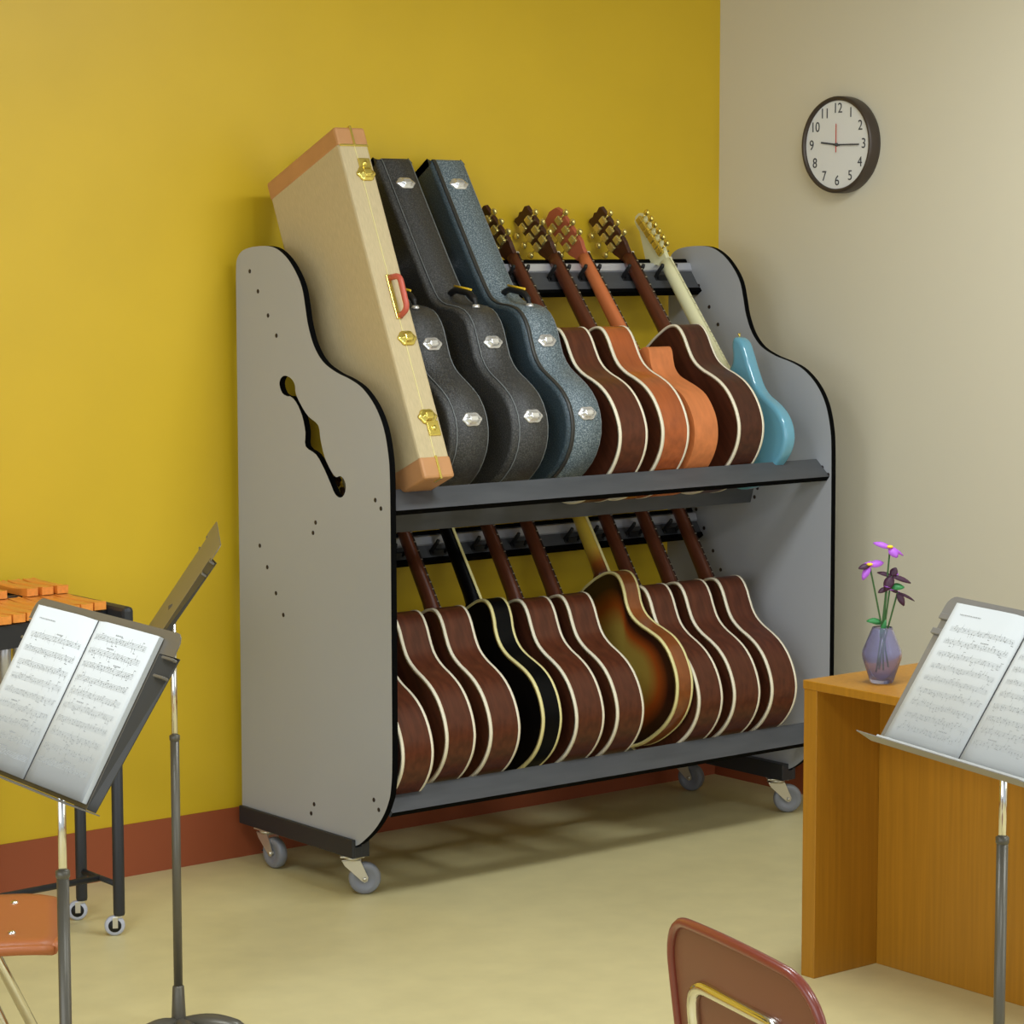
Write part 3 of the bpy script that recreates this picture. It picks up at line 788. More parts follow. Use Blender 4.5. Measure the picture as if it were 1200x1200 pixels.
# numerals; reader looks towards +X, so reader's right is -Y
for k in range(1, 13):
    an = radians(30 * k)
    cu = bpy.data.curves.new('numeral', 'FONT'); cu.body = str(k); cu.size = 0.045; cu.extrude = 0.0004; cu.align_x = 'CENTER'; cu.align_y = 'CENTER'
    t = bpy.data.objects.new('numeral_tmp', cu); COL.objects.link(t)
    dg = bpy.context.evaluated_depsgraph_get(); me = bpy.data.meshes.new_from_object(t.evaluated_get(dg)); bpy.data.objects.remove(t)
    for v in me.vertices:
        x, y, z = v.co; v.co = (-0.0378 - z, -(0.114 * sin(an) + x * 0.92), 0.114 * cos(an) + y)
    me.materials.clear(); me.materials.append(M['ink_dark'])
    o = bpy.data.objects.new('numeral', me); COL.objects.link(o); o.parent = ck
def hand(name, an, L, tail, wd, m, x):
    bm = bmesh.new(); V = []
    box(bm, (x - 0.0006, -wd / 2, -tail), (x + 0.0006, wd / 2, L)); bmesh.ops.transform(bm, matrix=Matrix.Rotation(an, 4, 'X'), verts=bm.verts[:])
    obj(name, bm, m, ck)
hand('hour_hand', radians(-0) + radians(277) * 1.0, 0.070, 0.012, 0.0055, M['ink_dark'], -0.0405)
hand('minute_hand', radians(91), 0.098, 0.014, 0.0045, M['ink_dark'], -0.0425)
hand('second_hand', 0, 0.066, 0.024, 0.0026, M['red'], -0.0445)
bm = bmesh.new(); lathe(bm, [(0.0, -0.047), (0.005, -0.046), (0.006, -0.040)], 14, 'X'); obj('center_cap', bm, M['ink_dark'], ck)

# ------------------------------------------------------------------ desk
dk = thing('desk', 'honey-coloured wooden desk with open front against the beige wall side', 'desk', (-1.14, -2.72, 0))
DO = Vector((1.14, 2.72, 0))
def dpart(name, a_, b_, bev=0.0015):
    bm = bmesh.new(); box(bm, a_, b_, bev); o = obj(name, bm, M['oak'], dk); o.location = DO; return o
dpart('desktop', (-1.522, -3.50, 0.722), (-0.76, -1.935, 0.744))
dpart('end_panel', (-1.520, -1.982, 0.0), (-0.765, -1.937, 0.7218))
dpart('end_panel', (-1.520, -3.498, 0.0), (-0.765, -3.453, 0.7218))
dpart('modesty_panel', (-1.298, -3.4525, 0.0), (-1.278, -1.9825, 0.7218))

# ------------------------------------------------------------------ vase and flowers
VX, VY, VZ = -1.402, -2.085, 0.7445
vs = thing('glass_vase', 'small faceted lilac-tinted glass vase holding violet flowers on the desk', 'vase', (VX, VY, VZ))
bm = bmesh.new()
prof = [(0.0, 0.0), (0.026, 0.0), (0.029, 0.004), (0.0475, 0.060), (0.0485, 0.070), (0.0475, 0.079), (0.026, 0.132), (0.024, 0.137), (0.0215, 0.136), (0.0235, 0.130), (0.044, 0.078), (0.045, 0.070), (0.044, 0.062), (0.0255, 0.010), (0.0, 0.008)]
lathe(bm, prof, 28); obj('vase_body', bm, M['glass'], vs, smooth=True)
rnd = random.Random(4)
def petal(bm, base, direction, up, L, wd, mi=0, curl=0.3):
    wd *= 1.0
    d = Vector(direction).normalized(); s = d.cross(Vector(up)).normalized(); n = s.cross(d)
    prev = None
    for i in range(6):
        t = i / 5.0; ww = wd * (sin(pi * (0.10 + 0.86 * t)) ** 0.8) * 0.5
        c = Vector(base) + d * L * t + n * (curl * L * (t - t * t * 1.6))
        row = [bm.verts.new(c - s * ww), bm.verts.new(c + n * 0.12 * ww), bm.verts.new(c + s * ww)]
        if prev:
            for k in range(2):
                f = bm.faces.new((prev[k], prev[k + 1], row[k + 1], row[k])); f.smooth = True; f.material_index = mi
        prev = row
def flower(label, head, foot, mid, petals, center=True, leaves=()):
    f0 = Vector(foot); h = Vector(head)
    root = thing('flower', label, 'flower', f0, group='flowers in the vase')
    m_ = Vector(mid)
    pts = []
    for i in range(11):
        t = i / 10; pts.append((f0 * (1 - t) ** 2 + m_ * 2 * t * (1 - t) + h * t * t) - f0)
    bm = bmesh.new(); tube(bm, pts, 0.0022, 7); obj('stem', bm, M['stem'], root)
    for (dx, dy, dz, L, wd, mm) in petals:
        bm = bmesh.new(); petal(bm, h - f0, (dx, dy, dz), (-0.55, -0.62, 0.55), L, wd, curl=0.2)
        o = obj('petal', bm, M[mm], root); sm = o.modifiers.new('solid', 'SOLIDIFY'); sm.thickness = 0.0006
    if center:
        bm = bmesh.new(); bmesh.ops.create_icosphere(bm, subdivisions=2, radius=0.008)
        for v in bm.verts: v.co = Vector((v.co.x, v.co.y, v.co.z * 0.5)) + (h - f0) + Vector((0, 0, 0.003))
        obj('flower_center', bm, M['pollen'], root, smooth=True)
    for (t, dx, dy, dz, L, wd) in leaves:
        b = pts[int(t * 10)]
        bm = bmesh.new(); petal(bm, b, (dx, dy, dz), (-0.5, -0.6, 0.6), L, wd, curl=0.2)
        o = obj('leaf', bm, M['leaf'], root); sm = o.modifiers.new('solid', 'SOLIDIFY'); sm.thickness = 0.0006
# image-right in world is about (0.78,-0.62,0)
RT = Vector((0.78, -0.62, 0)); AW = Vector((0.62, 0.78, 0))
def dirn(r, a, u): q = RT * r + AW * a; return (q.x, q.y, u)
V0 = Vector((VX, VY, VZ))
def P_(r, u, a=0): return V0 + RT * r + AW * a + Vector((0, 0, u))
flower('violet flower with yellow centre reaching left out of the vase', P_(-0.033, 0.288), P_(0.016, 0.036), P_(0.0, 0.14),
       [dirn(1, .1, .25) + (0.036, 0.020, 'purple'), dirn(-1, -.4, -.15) + (0.030, 0.016, 'plum'), dirn(-.6, -.5, -1.0) + (0.040, 0.018, 'purple'), dirn(.5, .9, .3) + (0.03, 0.018, 'purple'), dirn(-.4, 1, .2) + (0.03, .016, 'purple')],
       True, [(0.5, *dirn(-1, -.2, .1), 0.035, 0.016)])
flower('tallest violet flower with yellow centre in the vase', P_(0.016, 0.331), P_(-0.014, 0.022), P_(0.004, 0.16),
       [dirn(-1, .2, .35) + (0.042, 0.016, 'purple'), dirn(.6, -.6, -.75) + (0.030, 0.024, 'purple'), dirn(1, .3, -.5) + (0.044, 0.010, 'purple'), dirn(.2, 1, .2) + (0.03, 0.016, 'purple')],
       True, [(0.35, *dirn(.2, -.3, 1), 0.05, 0.014)])
flower('dark plum flower with a green leaf below the tallest bloom', P_(0.021, 0.262), P_(-0.006, 0.030), P_(0.004, 0.13),
       [dirn(-1, .1, .30) + (0.036, 0.012, 'plum'), dirn(-.5, -.5, -1) + (0.040, 0.026, 'plum'), dirn(.5, .2, .9) + (0.024, 0.020, 'plum'), dirn(1, -.1, -.3) + (0.050, 0.014, 'plum'), dirn(.9, .9, .3) + (.03, .016, 'purple')],
       False, [(0.9, *dirn(1, -.3, .05), 0.034, 0.020)])
flower('short violet flower low in the middle of the vase', P_(0.010, 0.232), P_(0.004, 0.028), P_(0.0, 0.12),
       [dirn(-1, -.2, -.4) + (0.024, 0.014, 'plum'), dirn(1, -.1, .1) + (0.026, 0.014, 'purple'), dirn(-.1, -.9, .4) + (0.020, 0.018, 'purple')],
       False, [(0.62, *dirn(-.8, .3, .05), 0.030, 0.012)])
flower('drooping plum flower leaning right out of the vase', P_(0.036, 0.222), P_(-0.010, 0.04), P_(0.010, 0.12),
       [dirn(-.8, -.1, .55) + (0.026, 0.014, 'plum'), dirn(.5, -.3, -1) + (0.036, 0.018, 'plum'), dirn(1, .1, -.45) + (0.050, 0.008, 'plum'), dirn(.2, .9, .1) + (.02, .012, 'purple')],
       False, [])

# ------------------------------------------------------------------ music stands
def music_stand(label, pole, psi, center, tau, m_tray, m_tube, lower_top, W=0.545, fb=0.86, bend=0.013, clip=0.0025):
    """center: book centre in world; stand faces local -X, width along Y"""
    root = thing('music_stand', label, 'music stand', (pole[0], pole[1], 0), (0, 0, psi), 'music stands')
    Rz = Matrix.Rotation(-psi, 3, 'Z')
    c = Rz @ (Vector(center) - Vector((pole[0], pole[1], 0)))
    H2 = 0.160; n = Vector((-cos(tau), 0, sin(tau))); up = Vector((sin(tau), 0, cos(tau)))
    TR = Matrix((up.cross(n) * -1, up, n)).transposed().to_4x4()   # local x = width, y = up the tray, z = outward
    TR = Matrix(((0, up.x, n.x), (-1, up.y, n.y), (0, up.z, n.z))).to_4x4()
    TR.translation = c - n * 0.006
    # tray sheet: u to the reader's right (local -Y), v up
    bm = bmesh.new()
    th = 0.0016
    def sheet(poly, h=0.0):
        A = [bm.verts.new((u, v, h + z)) for u, v, z in poly]; B = [bm.verts.new((u, v, h + z - th)) for u, v, z in poly]; k = len(poly)
        for i in range(k): bm.faces.new((A[i], A[(i + 1) % k], B[(i + 1) % k], B[i]))
        bm.faces.new(A); bm.faces.new(B[::-1])
    hw = W / 2; vb = -0.152; vt = 0.160; vm = 0.120
    # main plate with rounded top corners
    top = [(hw * .80, vm, 0), (hw, vm, 0), (hw, vt - 0.022, 0)] + [(hw - 0.022 + 0.022 * cos(a), vt - 0.022 + 0.022 * sin(a), 0) for a in [radians(x) for x in (20, 45, 70, 90)]]
    top = [(-u, v, z) for u, v, z in top[::-1]] + top
    top = top[::-1]
    sheet(top)
    sheet([(-hw * .82, vb, 0), (hw * .82, vb, 0), (hw * .82, vm, 0), (-hw * .82, vm, 0)])
    tray = None
    bmesh.ops.transform(bm, matrix=TR, verts=bm.verts[:])
    tray = obj('tray', bm, m_tray, root)
    for s in (-1, 1):
        bm = bmesh.new()
        q = [(s * hw * .82, vb, 0), (s * hw * fb, vb, -bend * .8), (s * hw * .985, vm + 0.002, -bend), (s * hw * .82, vm + 0.002, 0)]
        sheet(q, -0.0005); bmesh.ops.transform(bm, matrix=TR, verts=bm.verts[:]); obj('side_flange', bm, M['stand_dark'] if m_tray is M['stand'] else m_tray, tray)  # bronze flanges get a darker colour for the shade on their bend
        for vv in (vm - 0.004, vm - 0.036):
            bm = bmesh.new(); box(bm, (min(s * hw * .86, s * hw * .985), vv - clip, -0.012), (max(s * hw * .86, s * hw * .985), vv + clip, -0.002 + clip), 0.0015)
            bmesh.ops.transform(bm, matrix=TR, verts=bm.verts[:]); obj('page_clip', bm, m_tray, tray)
    bm = bmesh.new()
    LD = 0.058
    A = [(-hw * 1.0, vb - 0.001, 0.000), (hw * 1.0, vb - 0.001, 0.000), (hw * .90, vb - 0.006, LD), (-hw * .90, vb - 0.006, LD)]
    T1 = [bm.verts.new(p) for p in A]; T2 = [bm.verts.new((u, v - th, z)) for u, v, z in A]
    for i in range(4): bm.faces.new((T1[i], T1[(i + 1) % 4], T2[(i + 1) % 4], T2[i]))
    bm.faces.new(T1); bm.faces.new(T2[::-1])
    bmesh.ops.transform(bm, matrix=TR, verts=bm.verts[:]); obj('ledge', bm, m_tray, root)
    # bracket behind tray, clamp, tubes
    bk = TR @ Vector((0, -0.02, -0.020))
    bm = bmesh.new()
    box(bm, (-0.055, -0.07, -0.010), (0.055, 0.03, -0.0022), 0.003)
    bmesh.ops.transform(bm, matrix=TR, verts=bm.verts[:]); obj('tray_bracket', bm, m_tube, root)
    bm = bmesh.new()
    ph = bk.z - 0.03
    tube(bm, [(0, 0, ph), (0, 0, ph + 0.02), (bk.x, bk.y, bk.z)], [0.011, 0.012, 0.010], 12); obj('tilt_joint', bm, m_tube, root)
    bm = bmesh.new(); tube(bm, [(0, 0, lower_top - 0.1), (0, 0, ph + 0.005)], 0.0072, 16); obj('inner_tube', bm, M['chrome'], root)
    bm = bmesh.new(); tube(bm, [(0, 0, 0.05), (0, 0, lower_top)], 0.0105, 18)
    lathe(bm, [(0.0105, lower_top - 0.012), (0.0122, lower_top - 0.010), (0.0122, lower_top), (0.0075, lower_top + 0.003)], 18); obj('outer_tube', bm, m_tube, root)
    bm = bmesh.new(); lathe(bm, [(0.017, 0.018), (0.0165, 0.03), (0.0135, 0.095), (0.012, 0.097), (0.0105, 0.098)], 20); obj('base_collar', bm, m_tube, root)
    for k in range(3):
        an = radians((-12, 236, 290)[k] - 7.5)
        bm = bmesh.new(); N = 10; rows = []
        for i in range(N + 1):
            t = i / N; r = 0.008 + 0.150 * t
            hh_ = 0.020 + 0.014 * sin(pi * t) + (0.002 if t < 1 else 0); ww = 0.018 + 0.012 * sin(pi * t * 0.9)
            if t > 0.93: ww *= 0.7; hh_ *= .8
            d = Vector((cos(an), sin(an), 0)); s_ = Vector((-sin(an), cos(an), 0))
            rows.append([bm.verts.new(d * r + s_ * (-ww) + Vector((0, 0, .001))), bm.verts.new(d * r - s_ * ww * .7 + Vector((0, 0, hh_ * .7))), bm.verts.new(d * r + Vector((0, 0, hh_))),
                         bm.verts.new(d * r + s_ * ww * .7 + Vector((0, 0, hh_ * .7))), bm.verts.new(d * r + s_ * ww + Vector((0, 0, .001)))])
        for i in range(N):
            for j in range(4):
                f = bm.faces.new((rows[i][j], rows[i][j + 1], rows[i + 1][j + 1], rows[i + 1][j])); f.smooth = True
            bm.faces.new((rows[i][0], rows[i][4], rows[i + 1][4], rows[i + 1][0]))
        bm.faces.new(rows[0]); bm.faces.new(rows[-1])
        obj('base_leg', bm, m_tube, root)
    TW = Matrix.Translation((pole[0], pole[1], 0)) @ Matrix.Rotation(psi, 4, 'Z') @ TR
    return root, TW

def music_book(label, TW, seed, ushift=0.0, slip=False):
    """open book lying on the tray; TW: tray frame"""
    rr = random.Random(seed)
    root = thing('music_book', label, 'sheet music', group='open books on the music stands'); root.matrix_world = TW @ Matrix.Translation((ushift, 0, 0.0012))
    PW, PH = 0.2285, 0.290
    def h(u):  # height of paper above the tray, u = distance from spine
        t = min(1, abs(u) / 0.05); return 0.0035 + 0.0085 * (t * t * (3 - 2 * t)) - 0.0035 * max(0, (abs(u) - 0.08) / (PW - 0.08))
    for s, nm in ((-1, 'left_pages'), (1, 'right_pages')):
        bm = bmesh.new(); N = 16; rows = []
        for i in range(N + 1):
            u = s * (0.0006 + (PW - 0.0006) * i / N)
            rows.append([bm.verts.new((u, -PH / 2, h(u))), bm.verts.new((u, PH / 2, h(u))), bm.verts.new((u, PH / 2, 0)), bm.verts.new((u, -PH / 2, 0))])
        for i in range(N):
            for j in range(4):
                f = bm.faces.new((rows[i][j], rows[i][(j + 1) % 4], rows[i + 1][(j + 1) % 4], rows[i + 1][j])); f.smooth = (j == 0)
        bm.faces.new(rows[0]); bm.faces.new(rows[-1][::-1])
        obj(nm, bm, M['paper'], root)
        if s > 0:
            bm = bmesh.new(); box(bm, (-0.0011, -PH / 2, 0.0), (0.0011, PH / 2, 0.0046)); obj('spine_fold', bm, M['ink_dark'], root)
        # printed staves and notes (unreadable in the photograph)
        pale = bmesh.new(); ink = bmesh.new()
        def quad(b, u0, v0, u1, v1, sk=0.0):
            c = [b.verts.new((u, v, h(u) + 0.0004)) for u, v in ((u0, v0), (u1, v0), (u1 + sk, v1), (u0 + sk, v1))]; b.faces.new(c)
        ntop = 0.105 if s < 0 else 0.118
        st = 9 if s < 0 else 10
        gap = (ntop + 0.128) / st
        a0, a1 = (0.016, PW - 0.022)
        for k in range(st):
            vc = ntop - gap * k - (0.012 if s < 0 else 0)
            for l in range(5):
                v = vc + (l - 2) * 0.0021
                M_ = 12
                for q in range(M_):
                    ua = a0 + (a1 - a0) * q / M_; ub = a0 + (a1 - a0) * (q + 1) / M_
                    ua, ub = (s * ua, s * ub) if s > 0 else (-ub, -ua)
                    quad(pale, ua, v - 0.00022, ub, v + 0.00022)
            u = a0 + 0.004
            while u < a1 - 0.004:
                uu = s * u; v = vc + rr.uniform(-0.005, 0.005)
                quad(ink, uu - 0.0012, v - 0.0009, uu + 0.0012, v + 0.0009)
                d = rr.choice((1, -1)); quad(ink, uu + 0.0009, v, uu + 0.0014, v + d * 0.0070)
                if rr.random() < 0.28:
                    quad(ink, uu, v + d * 0.0066, uu + 0.0062, v + d * 0.0076)
                u += rr.uniform(0.0045, 0.0105)
            if rr.random() < 0.4:
                u = rr.uniform(a0 + .04, a1 - 0.05)
                for q in range(5): uu = s * (u + q * 0.005); quad(ink, uu - 0.0018, vc + 0.0085, uu + 0.0018, vc + 0.0105)
        if s < 0:
            u = -PW + 0.028
            while u < -PW + 0.092:
                ww = rr.uniform(0.002, 0.006); quad(ink, u, 0.1225, u + ww, 0.1243); u += ww + 0.0016
        obj('staff_lines', pale, M['ink_pale'], root); obj('printed_notes', ink, M['ink'], root)
    if slip:
        bm = bmesh.new(); box(bm, (-PW * 0.99, -0.1512, 0.019), (PW * 0.995, -0.1462, 0.026), 0.0008); obj('loose_bottom_sheet', bm, M['paper'], root)
    return root

C1 = (-3.927, -2.605, 1.054)
s1, T1 = music_stand('nearest left music stand, bronze-grey, with open sheet music, in front of the chair seat', (-3.935, -2.605), radians(-3.5), C1, radians(29.2), M['stand'], M['stand_tube'], 0.766)
music_book('open book of sheet music on the left music stand', T1, 5, -0.010)
s3, T3 = music_stand('grey music stand with open sheet music at the right, in front of the desk', (-2.452, -3.368), radians(-13.0), (-2.493, -3.381, 1.020), radians(33.5), M['stand_grey'], M['stand_tube'], 0.745, fb=0.95, bend=0.004, clip=0.006)
music_book('open book of sheet music on the right music stand by the desk', T3, 9, 0.0, True)
music_stand('empty bronze-grey music stand turned edge-on between the rack and left sheet music', (-2.950, -1.331), radians(-31.0), (-2.921, -1.307, 1.022), radians(34), M['stand'], M['stand_tube'], 0.687, W=0.52)

# ------------------------------------------------------------------ school chairs
def chair(label, loc, rz, m, seatz=0.45, backtop=0.762):
    root = thing('school_chair', label, 'chair', loc, (0, 0, rz), 'school chairs')
    # seat shell
    bm = bmesh.new(); N = 12; Mx = 12; th = 0.005
    def seat_pt(i, j):
        u = -1 + 2 * i / N; v = -1 + 2 * j / Mx            # u along x (front +), v along y
        sq = 1 - 0.06 * (abs(u) ** 6) ; y = v * 0.205 * sq; x = u * 0.205 * (1 - 0.06 * abs(v) ** 4)
        z = seatz + 0.012 * v * v - 0.008 - 0.006 * max(0, u - 0.65) ** 2 * 8 + 0.02 * max(0, -u - .6) - 0.010 * max(0, abs(v) - 0.86) ** 2 * 40
        return Vector((x, y, z))
    def grid(fn, nrm_off):
        A = [[bm.verts.new(fn(i, j)) for j in range(Mx + 1)] for i in range(N + 1)]
        B = [[bm.verts.new(fn(i, j) + nrm_off) for j in range(Mx + 1)] for i in range(N + 1)]
        for i in range(N):
            for j in range(Mx):
                for G in (A, B):
                    f = bm.faces.new((G[i][j], G[i + 1][j], G[i + 1][j + 1], G[i][j + 1])); f.smooth = True
        for i in range(N):
            for j in (0, Mx):
                f = bm.faces.new((A[i][j], A[i + 1][j], B[i + 1][j], B[i][j])); f.smooth = True
        for j in range(Mx):
            for i in (0, N):
                f = bm.faces.new((A[i][j], A[i][j + 1], B[i][j + 1], B[i][j])); f.smooth = True
    grid(seat_pt, Vector((0, 0, -th)))
    seat = obj('seat', bm, m, root)
    bm = bmesh.new()
    for j in (0, Mx): tube(bm, [seat_pt(i, j) + Vector((0, 0, -0.010)) for i in range(N + 1)], 0.0105, 8)
    tube(bm, [seat_pt(N, j) + Vector((0, 0, -0.010)) for j in range(Mx + 1)], 0.0105, 8)
    obj('seat_rim', bm, m, seat)
    for sx in (0.112, -0.06):
        for sy in (-0.11, 0.13):
            bm = bmesh.new(); lathe(bm, [(0, 0.004), (0.005, 0.0035), (0.008, 0.001), (0.0085, -0.002)], 14)
            o = obj('rivet', bm, M['chrome'], seat); o.location = (sx, sy, seatz - 0.0025)
    # back shell: convex away from the sitter, wrapping forward at the sides
    bm = bmesh.new(); zb = 0.500; zt = backtop
    N = 24; Mx = 28; RC = 0.072
    def back_pt(i, j):
        q = i / N; v = sin(pi / 2 * (-1 + 2 * j / Mx))
        hwid = 0.222 - 0.006 * (1 - q) ** 2
        y = v * hwid; a = max(0.0, abs(y) - (hwid - RC))
        drop = 0.016 * v * v + (RC - math.sqrt(max(0.0, RC * RC - a * a)))
        z = zb + (zt - zb - drop) * q
        x = -0.225 - 0.030 * (z - zb) / (zt - zb) + 0.016 * v * v
        return Vector((x, y, z))
    grid(back_pt, Vector((-th, 0, 0)))
    back = obj('backrest', bm, m, root)
    bm = bmesh.new()
    path = [back_pt(i, 0) for i in range(N + 1)] + [back_pt(N, j) for j in range(1, Mx)] + [back_pt(i, Mx) for i in range(N, -1, -1)]
    tube(bm, [p_ + Vector((-0.006, 0, 0)) for p_ in path], 0.0085, 8)
    obj('backrest_rim', bm, M['maroon_rim'] if m is M['maroon'] else m, back)
    # raised pad moulded around the tube
    bm = bmesh.new()
    y0, y1 = -0.138, 0.138
    def bx(s, v): q = back_pt(0, 0); return -0.225 - 0.030 * s + 0.016 * v * v - th
    z_t = zt - 0.098; s_t = (z_t - zb) / (zt - zb)
    pth = [(bx(0, .66) - .006, y0, zb - 0.02), (bx(s_t, .66) - .006, y0, z_t), (bx(s_t, .66) - .006, y1, z_t), (bx(0, .66) - .006, y1, zb - 0.02)]
    rp_ = round_path(pth, 0.05, 8)
    tube(bm, [Vector(q) + Vector((0.012, 0, 0.022 if abs(q[1]) < .13 else 0.012)) for q in rp_], 0.007, 8)
    obj('moulded_ridge', bm, M['maroon_rim'] if m is M['maroon'] else m, back)
    # chrome frame: back loop runs down to the rear legs
    bm = bmesh.new()
    full = [(-0.245, -0.165, 0.012), (-0.140, -0.150, 0.425), (-0.205, y0, zb - 0.02)] + [tuple(q) for q in rp_[1:-1]] + [(-0.205, y1, zb - 0.02), (-0.140, 0.150, 0.425), (-0.245, 0.165, 0.012)]
    tube(bm, round_path([(bx(0, .66) - .006, y0, zb - 0.02), (bx(s_t, .66) - .006, y0, z_t), (bx(s_t, .66) - .006, y1, z_t), (bx(0, .66) - .006, y1, zb - 0.02)], 0.05, 8), 0.0115, 14)
    bk = obj('back_tube', bm, M['chrome'], root)
    for s in (-1, 1):
        xk = bx(0, .66) - .006
        bm = bmesh.new(); tube(bm, round_path([(xk, s * 0.138, zb - 0.015), (-0.13, s * 0.145, seatz - 0.035), (-0.255, s * 0.180, 0.012)], 0.04), 0.0115, 12); obj('leg', bm, M['chrome'], root)
        bm = bmesh.new(); tube(bm, round_path([(-0.13, s * 0.145, seatz - 0.036), (0.030, s * 0.155, seatz - 0.036), (0.215, s * 0.185, 0.012)], 0.035), 0.0115, 12); obj('leg', bm, M['chrome'], root)
        for fx, fy in ((-0.257, s * 0.1805), (0.217, s * 0.1855)):
            bm = bmesh.new(); lathe(bm, [(0, 0), (0.013, 0.0), (0.015, 0.006), (0.012, 0.014), (0, 0.014)], 14); o = obj('foot_glide', bm, M['chrome'], root); o.location = (fx, fy, 0)
    bm = bmesh.new(); tube(bm, [(0.015, -0.154, seatz - 0.036), (0.015, 0.154, seatz - 0.036)], 0.009, 10); tube(bm, [(-0.10, -0.147, seatz - 0.036), (-0.10, 0.147, seatz - 0.036)], 0.009, 10)
    obj('cross_brace', bm, M['chrome'], root)
    return root
chair('maroon plastic school chair seen from behind at the bottom edge, chrome loop on its back', (-3.109, -3.677, 0), radians(-13), M['maroon'])
chair('rust-orange plastic chair seat with two rivets at the lower left edge', (-3.681, -1.688, 0), radians(-29), M['rust_plastic'])

# ------------------------------------------------------------------ xylophone
xy = thing('xylophone', 'floor-standing xylophone with orange wooden bars and black frame by the yellow wall', 'xylophone', (-3.1, -0.32, 0))
XO = Vector((3.1, 0.32, 0))
def xo(name, bm, m, **k): o = obj(name, bm, m, xy, **k); o.location = XO; return o
XR_, XL_ = -2.632, -3.75
def ynear(x): return -0.455 + (x + 2.65) * 0.26
bm = bmesh.new()
V = [(XL_, ynear(XL_) - 0.02), (XR_, ynear(XR_) - 0.02), (XR_, ynear(XR_) + 0.0), (XL_, ynear(XL_) + 0.0)]
def slab(bm, P, z0, z1):
    A = [bm.verts.new((x, y, z0)) for x, y in P]; B = [bm.verts.new((x, y, z1)) for x, y in P]; n = len(P)
    for i in range(n): bm.faces.new((A[i], A[(i + 1) % n], B[(i + 1) % n], B[i]))
    bm.faces.new(A); bm.faces.new(B[::-1])
slab(bm, V, 0.795, 0.855); xo('front_rail', bm, M['steel_black'])
for (ya, zt) in ((-0.300, 0.858), (-0.235, 0.8815), (-0.120, 0.8815)):
    bm = bmesh.new(); slab(bm, [(XL_, ya - 0.01), (XR_, ya - 0.01), (XR_, ya + 0.01), (XL_, ya + 0.01)], 0.82, zt); xo('bar_support_rail', bm, M['steel_black'])
bm = bmesh.new(); box(bm, (XR_ - 0.002, -0.560, 0.780), (XR_ + 0.030, -0.045, 0.872), 0.012); xo('end_block', bm, M['steel_black'])
bm = bmesh.new(); box(bm, (XL_ - 0.03, -0.760, 0.780), (XL_ + 0.002, -0.045, 0.872), 0.012); xo('end_block', bm, M['steel_black'])
def xbar(x, y0, y1, z, wd):
    bm = bmesh.new(); N = 8; rows = []
    for i in range(N + 1):
        t = i / N; y = y0 + (y1 - y0) * t; e = 0.018 * (0.35 + 0.65 * abs(2 * t - 1) ** 0.7)
        e2 = 0.018 - 0.007 * sin(pi * t)
        hw = wd / 2 * (0.86 if i in (0, N) else 1)
        rows.append([bm.verts.new((x - hw, y, z)), bm.verts.new((x + hw, y, z)), bm.verts.new((x + hw, y, z + e2 + .004)), bm.verts.new((x + hw * .6, y, z + 0.020)), bm.verts.new((x - hw * .6, y, z + 0.020)), bm.verts.new((x - hw, y, z + e2 + .004))])
    for i in range(N):
        for j in range(6): bm.faces.new((rows[i][j], rows[i][(j + 1) % 6], rows[i + 1][(j + 1) % 6], rows[i + 1][j]))
    bm.faces.new(rows[0]); bm.faces.new(rows[-1][::-1])
    xo('tone_bar', bm, M['bar_wood'])
nb = 24
for i in range(nb):
    x = XR_ - 0.030 - i * 0.0455
    xbar(x, ynear(x) - 0.028, -0.262 - 0.0 * i, 0.860, 0.040)
k = 0
for i in range(nb - 1):
    if i % 7 in (3, 6): continue
    x = XR_ - 0.030 - (i - 0.05) * 0.0455
    xbar(x, -0.282, -0.085, 0.8825, 0.038)
for i in range(nb):
    x = XR_ - 0.030 - i * 0.0455
    yy = (ynear(x) - 0.27) / 2 + 0.01
    bm = bmesh.new(); L = 0.12 + 0.014 * i
    lathe(bm, [(0.0, 0.845 - L), (0.017, 0.845 - L), (0.017, 0.845), (0.015, 0.845), (0.015, 0.847 - L), (0.0, 0.847 - L)], 14, 'Z', (x, yy, 0)); xo('resonator_tube', bm, M['alu'])
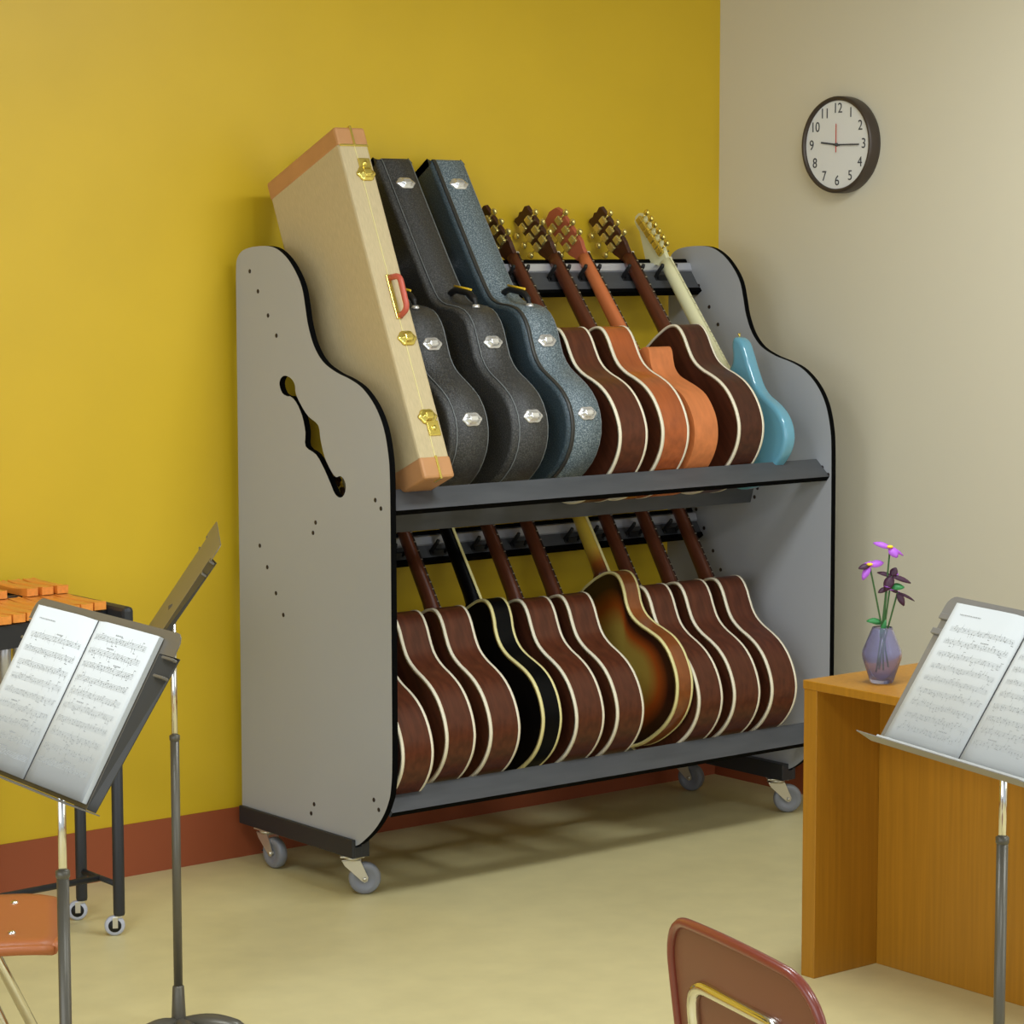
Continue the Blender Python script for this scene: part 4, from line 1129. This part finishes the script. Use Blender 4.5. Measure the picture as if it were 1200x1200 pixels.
def xleg(x, y):
    bm = bmesh.new(); tube(bm, [(x, y, 0.054), (x, y, 0.060), (x, y, 0.80)], [0.014, 0.0155, 0.0155], 14)
    lg = xo('leg', bm, M['steel_black'])
    RW = Matrix.Translation((x, y, 0.027)) @ Matrix.Rotation(radians(62), 4, 'Z') @ Matrix.Translation((0, 0.012, 0))
    bm = bmesh.new(); box(bm, (-0.011, -0.020, 0.020), (0.011, -0.002, 0.030), 0.003)
    for s in (-1, 1): box(bm, (s * 0.0105 - 0.0012, -0.008, -0.006), (s * 0.0105 + 0.0012, 0.006, 0.024), 0.001)
    bmesh.ops.transform(bm, matrix=RW, verts=bm.verts[:]); fk = obj('caster_fork', bm, M['zinc'], lg)
    bm = bmesh.new(); lathe(bm, [(0.017, -0.008), (0.024, -0.008), (0.027, -0.004), (0.027, 0.004), (0.024, 0.008), (0.017, 0.008)], 28, 'X'); bmesh.ops.transform(bm, matrix=RW, verts=bm.verts[:]); obj('caster_wheel', bm, M['wheel_pale'], lg)
    bm = bmesh.new(); lathe(bm, [(0.0, -0.009), (0.017, -0.009), (0.0175, 0), (0.017, 0.009), (0.0, 0.009)], 24, 'X'); bmesh.ops.transform(bm, matrix=RW, verts=bm.verts[:]); obj('wheel_hub', bm, M['rubber'], lg)
xleg(-2.655, -0.345); xleg(-2.655, -0.545); xleg(-3.72, -0.345); xleg(-3.72, -0.66)
bm = bmesh.new(); tube(bm, [(-2.655, -0.345, 0.135), (-2.655, -0.545, 0.135)], 0.008, 8); tube(bm, [(-3.72, -0.345, 0.135), (-3.72, -0.66, 0.135)], 0.008, 8); tube(bm, [(-2.655, -0.445, 0.135), (-3.72, -0.50, 0.135)], 0.009, 8); xo('cross_brace', bm, M['steel_black'])

# ------------------------------------------------------------------ ceiling lights (out of frame, they light the room)
for (lx, ly) in LAMPS:
    t = thing('ceiling_light', 'rectangular white ceiling light panel above the room', 'ceiling light', (lx, ly, CEIL), group='ceiling light panels')
    bm = bmesh.new(); box(bm, (-0.62, -0.32, -0.025), (-0.58, 0.32, 0)); box(bm, (0.58, -0.32, -0.025), (0.62, 0.32, 0)); box(bm, (-0.58, -0.32, -0.025), (0.58, -0.28, 0)); box(bm, (-0.58, 0.28, -0.025), (0.58, 0.32, 0)); obj('frame', bm, M['ceil'], t)
    bm = bmesh.new(); box(bm, (-0.58, -0.28, -0.012), (0.58, 0.28, -0.004)); obj('diffuser', bm, M['paper'], t)
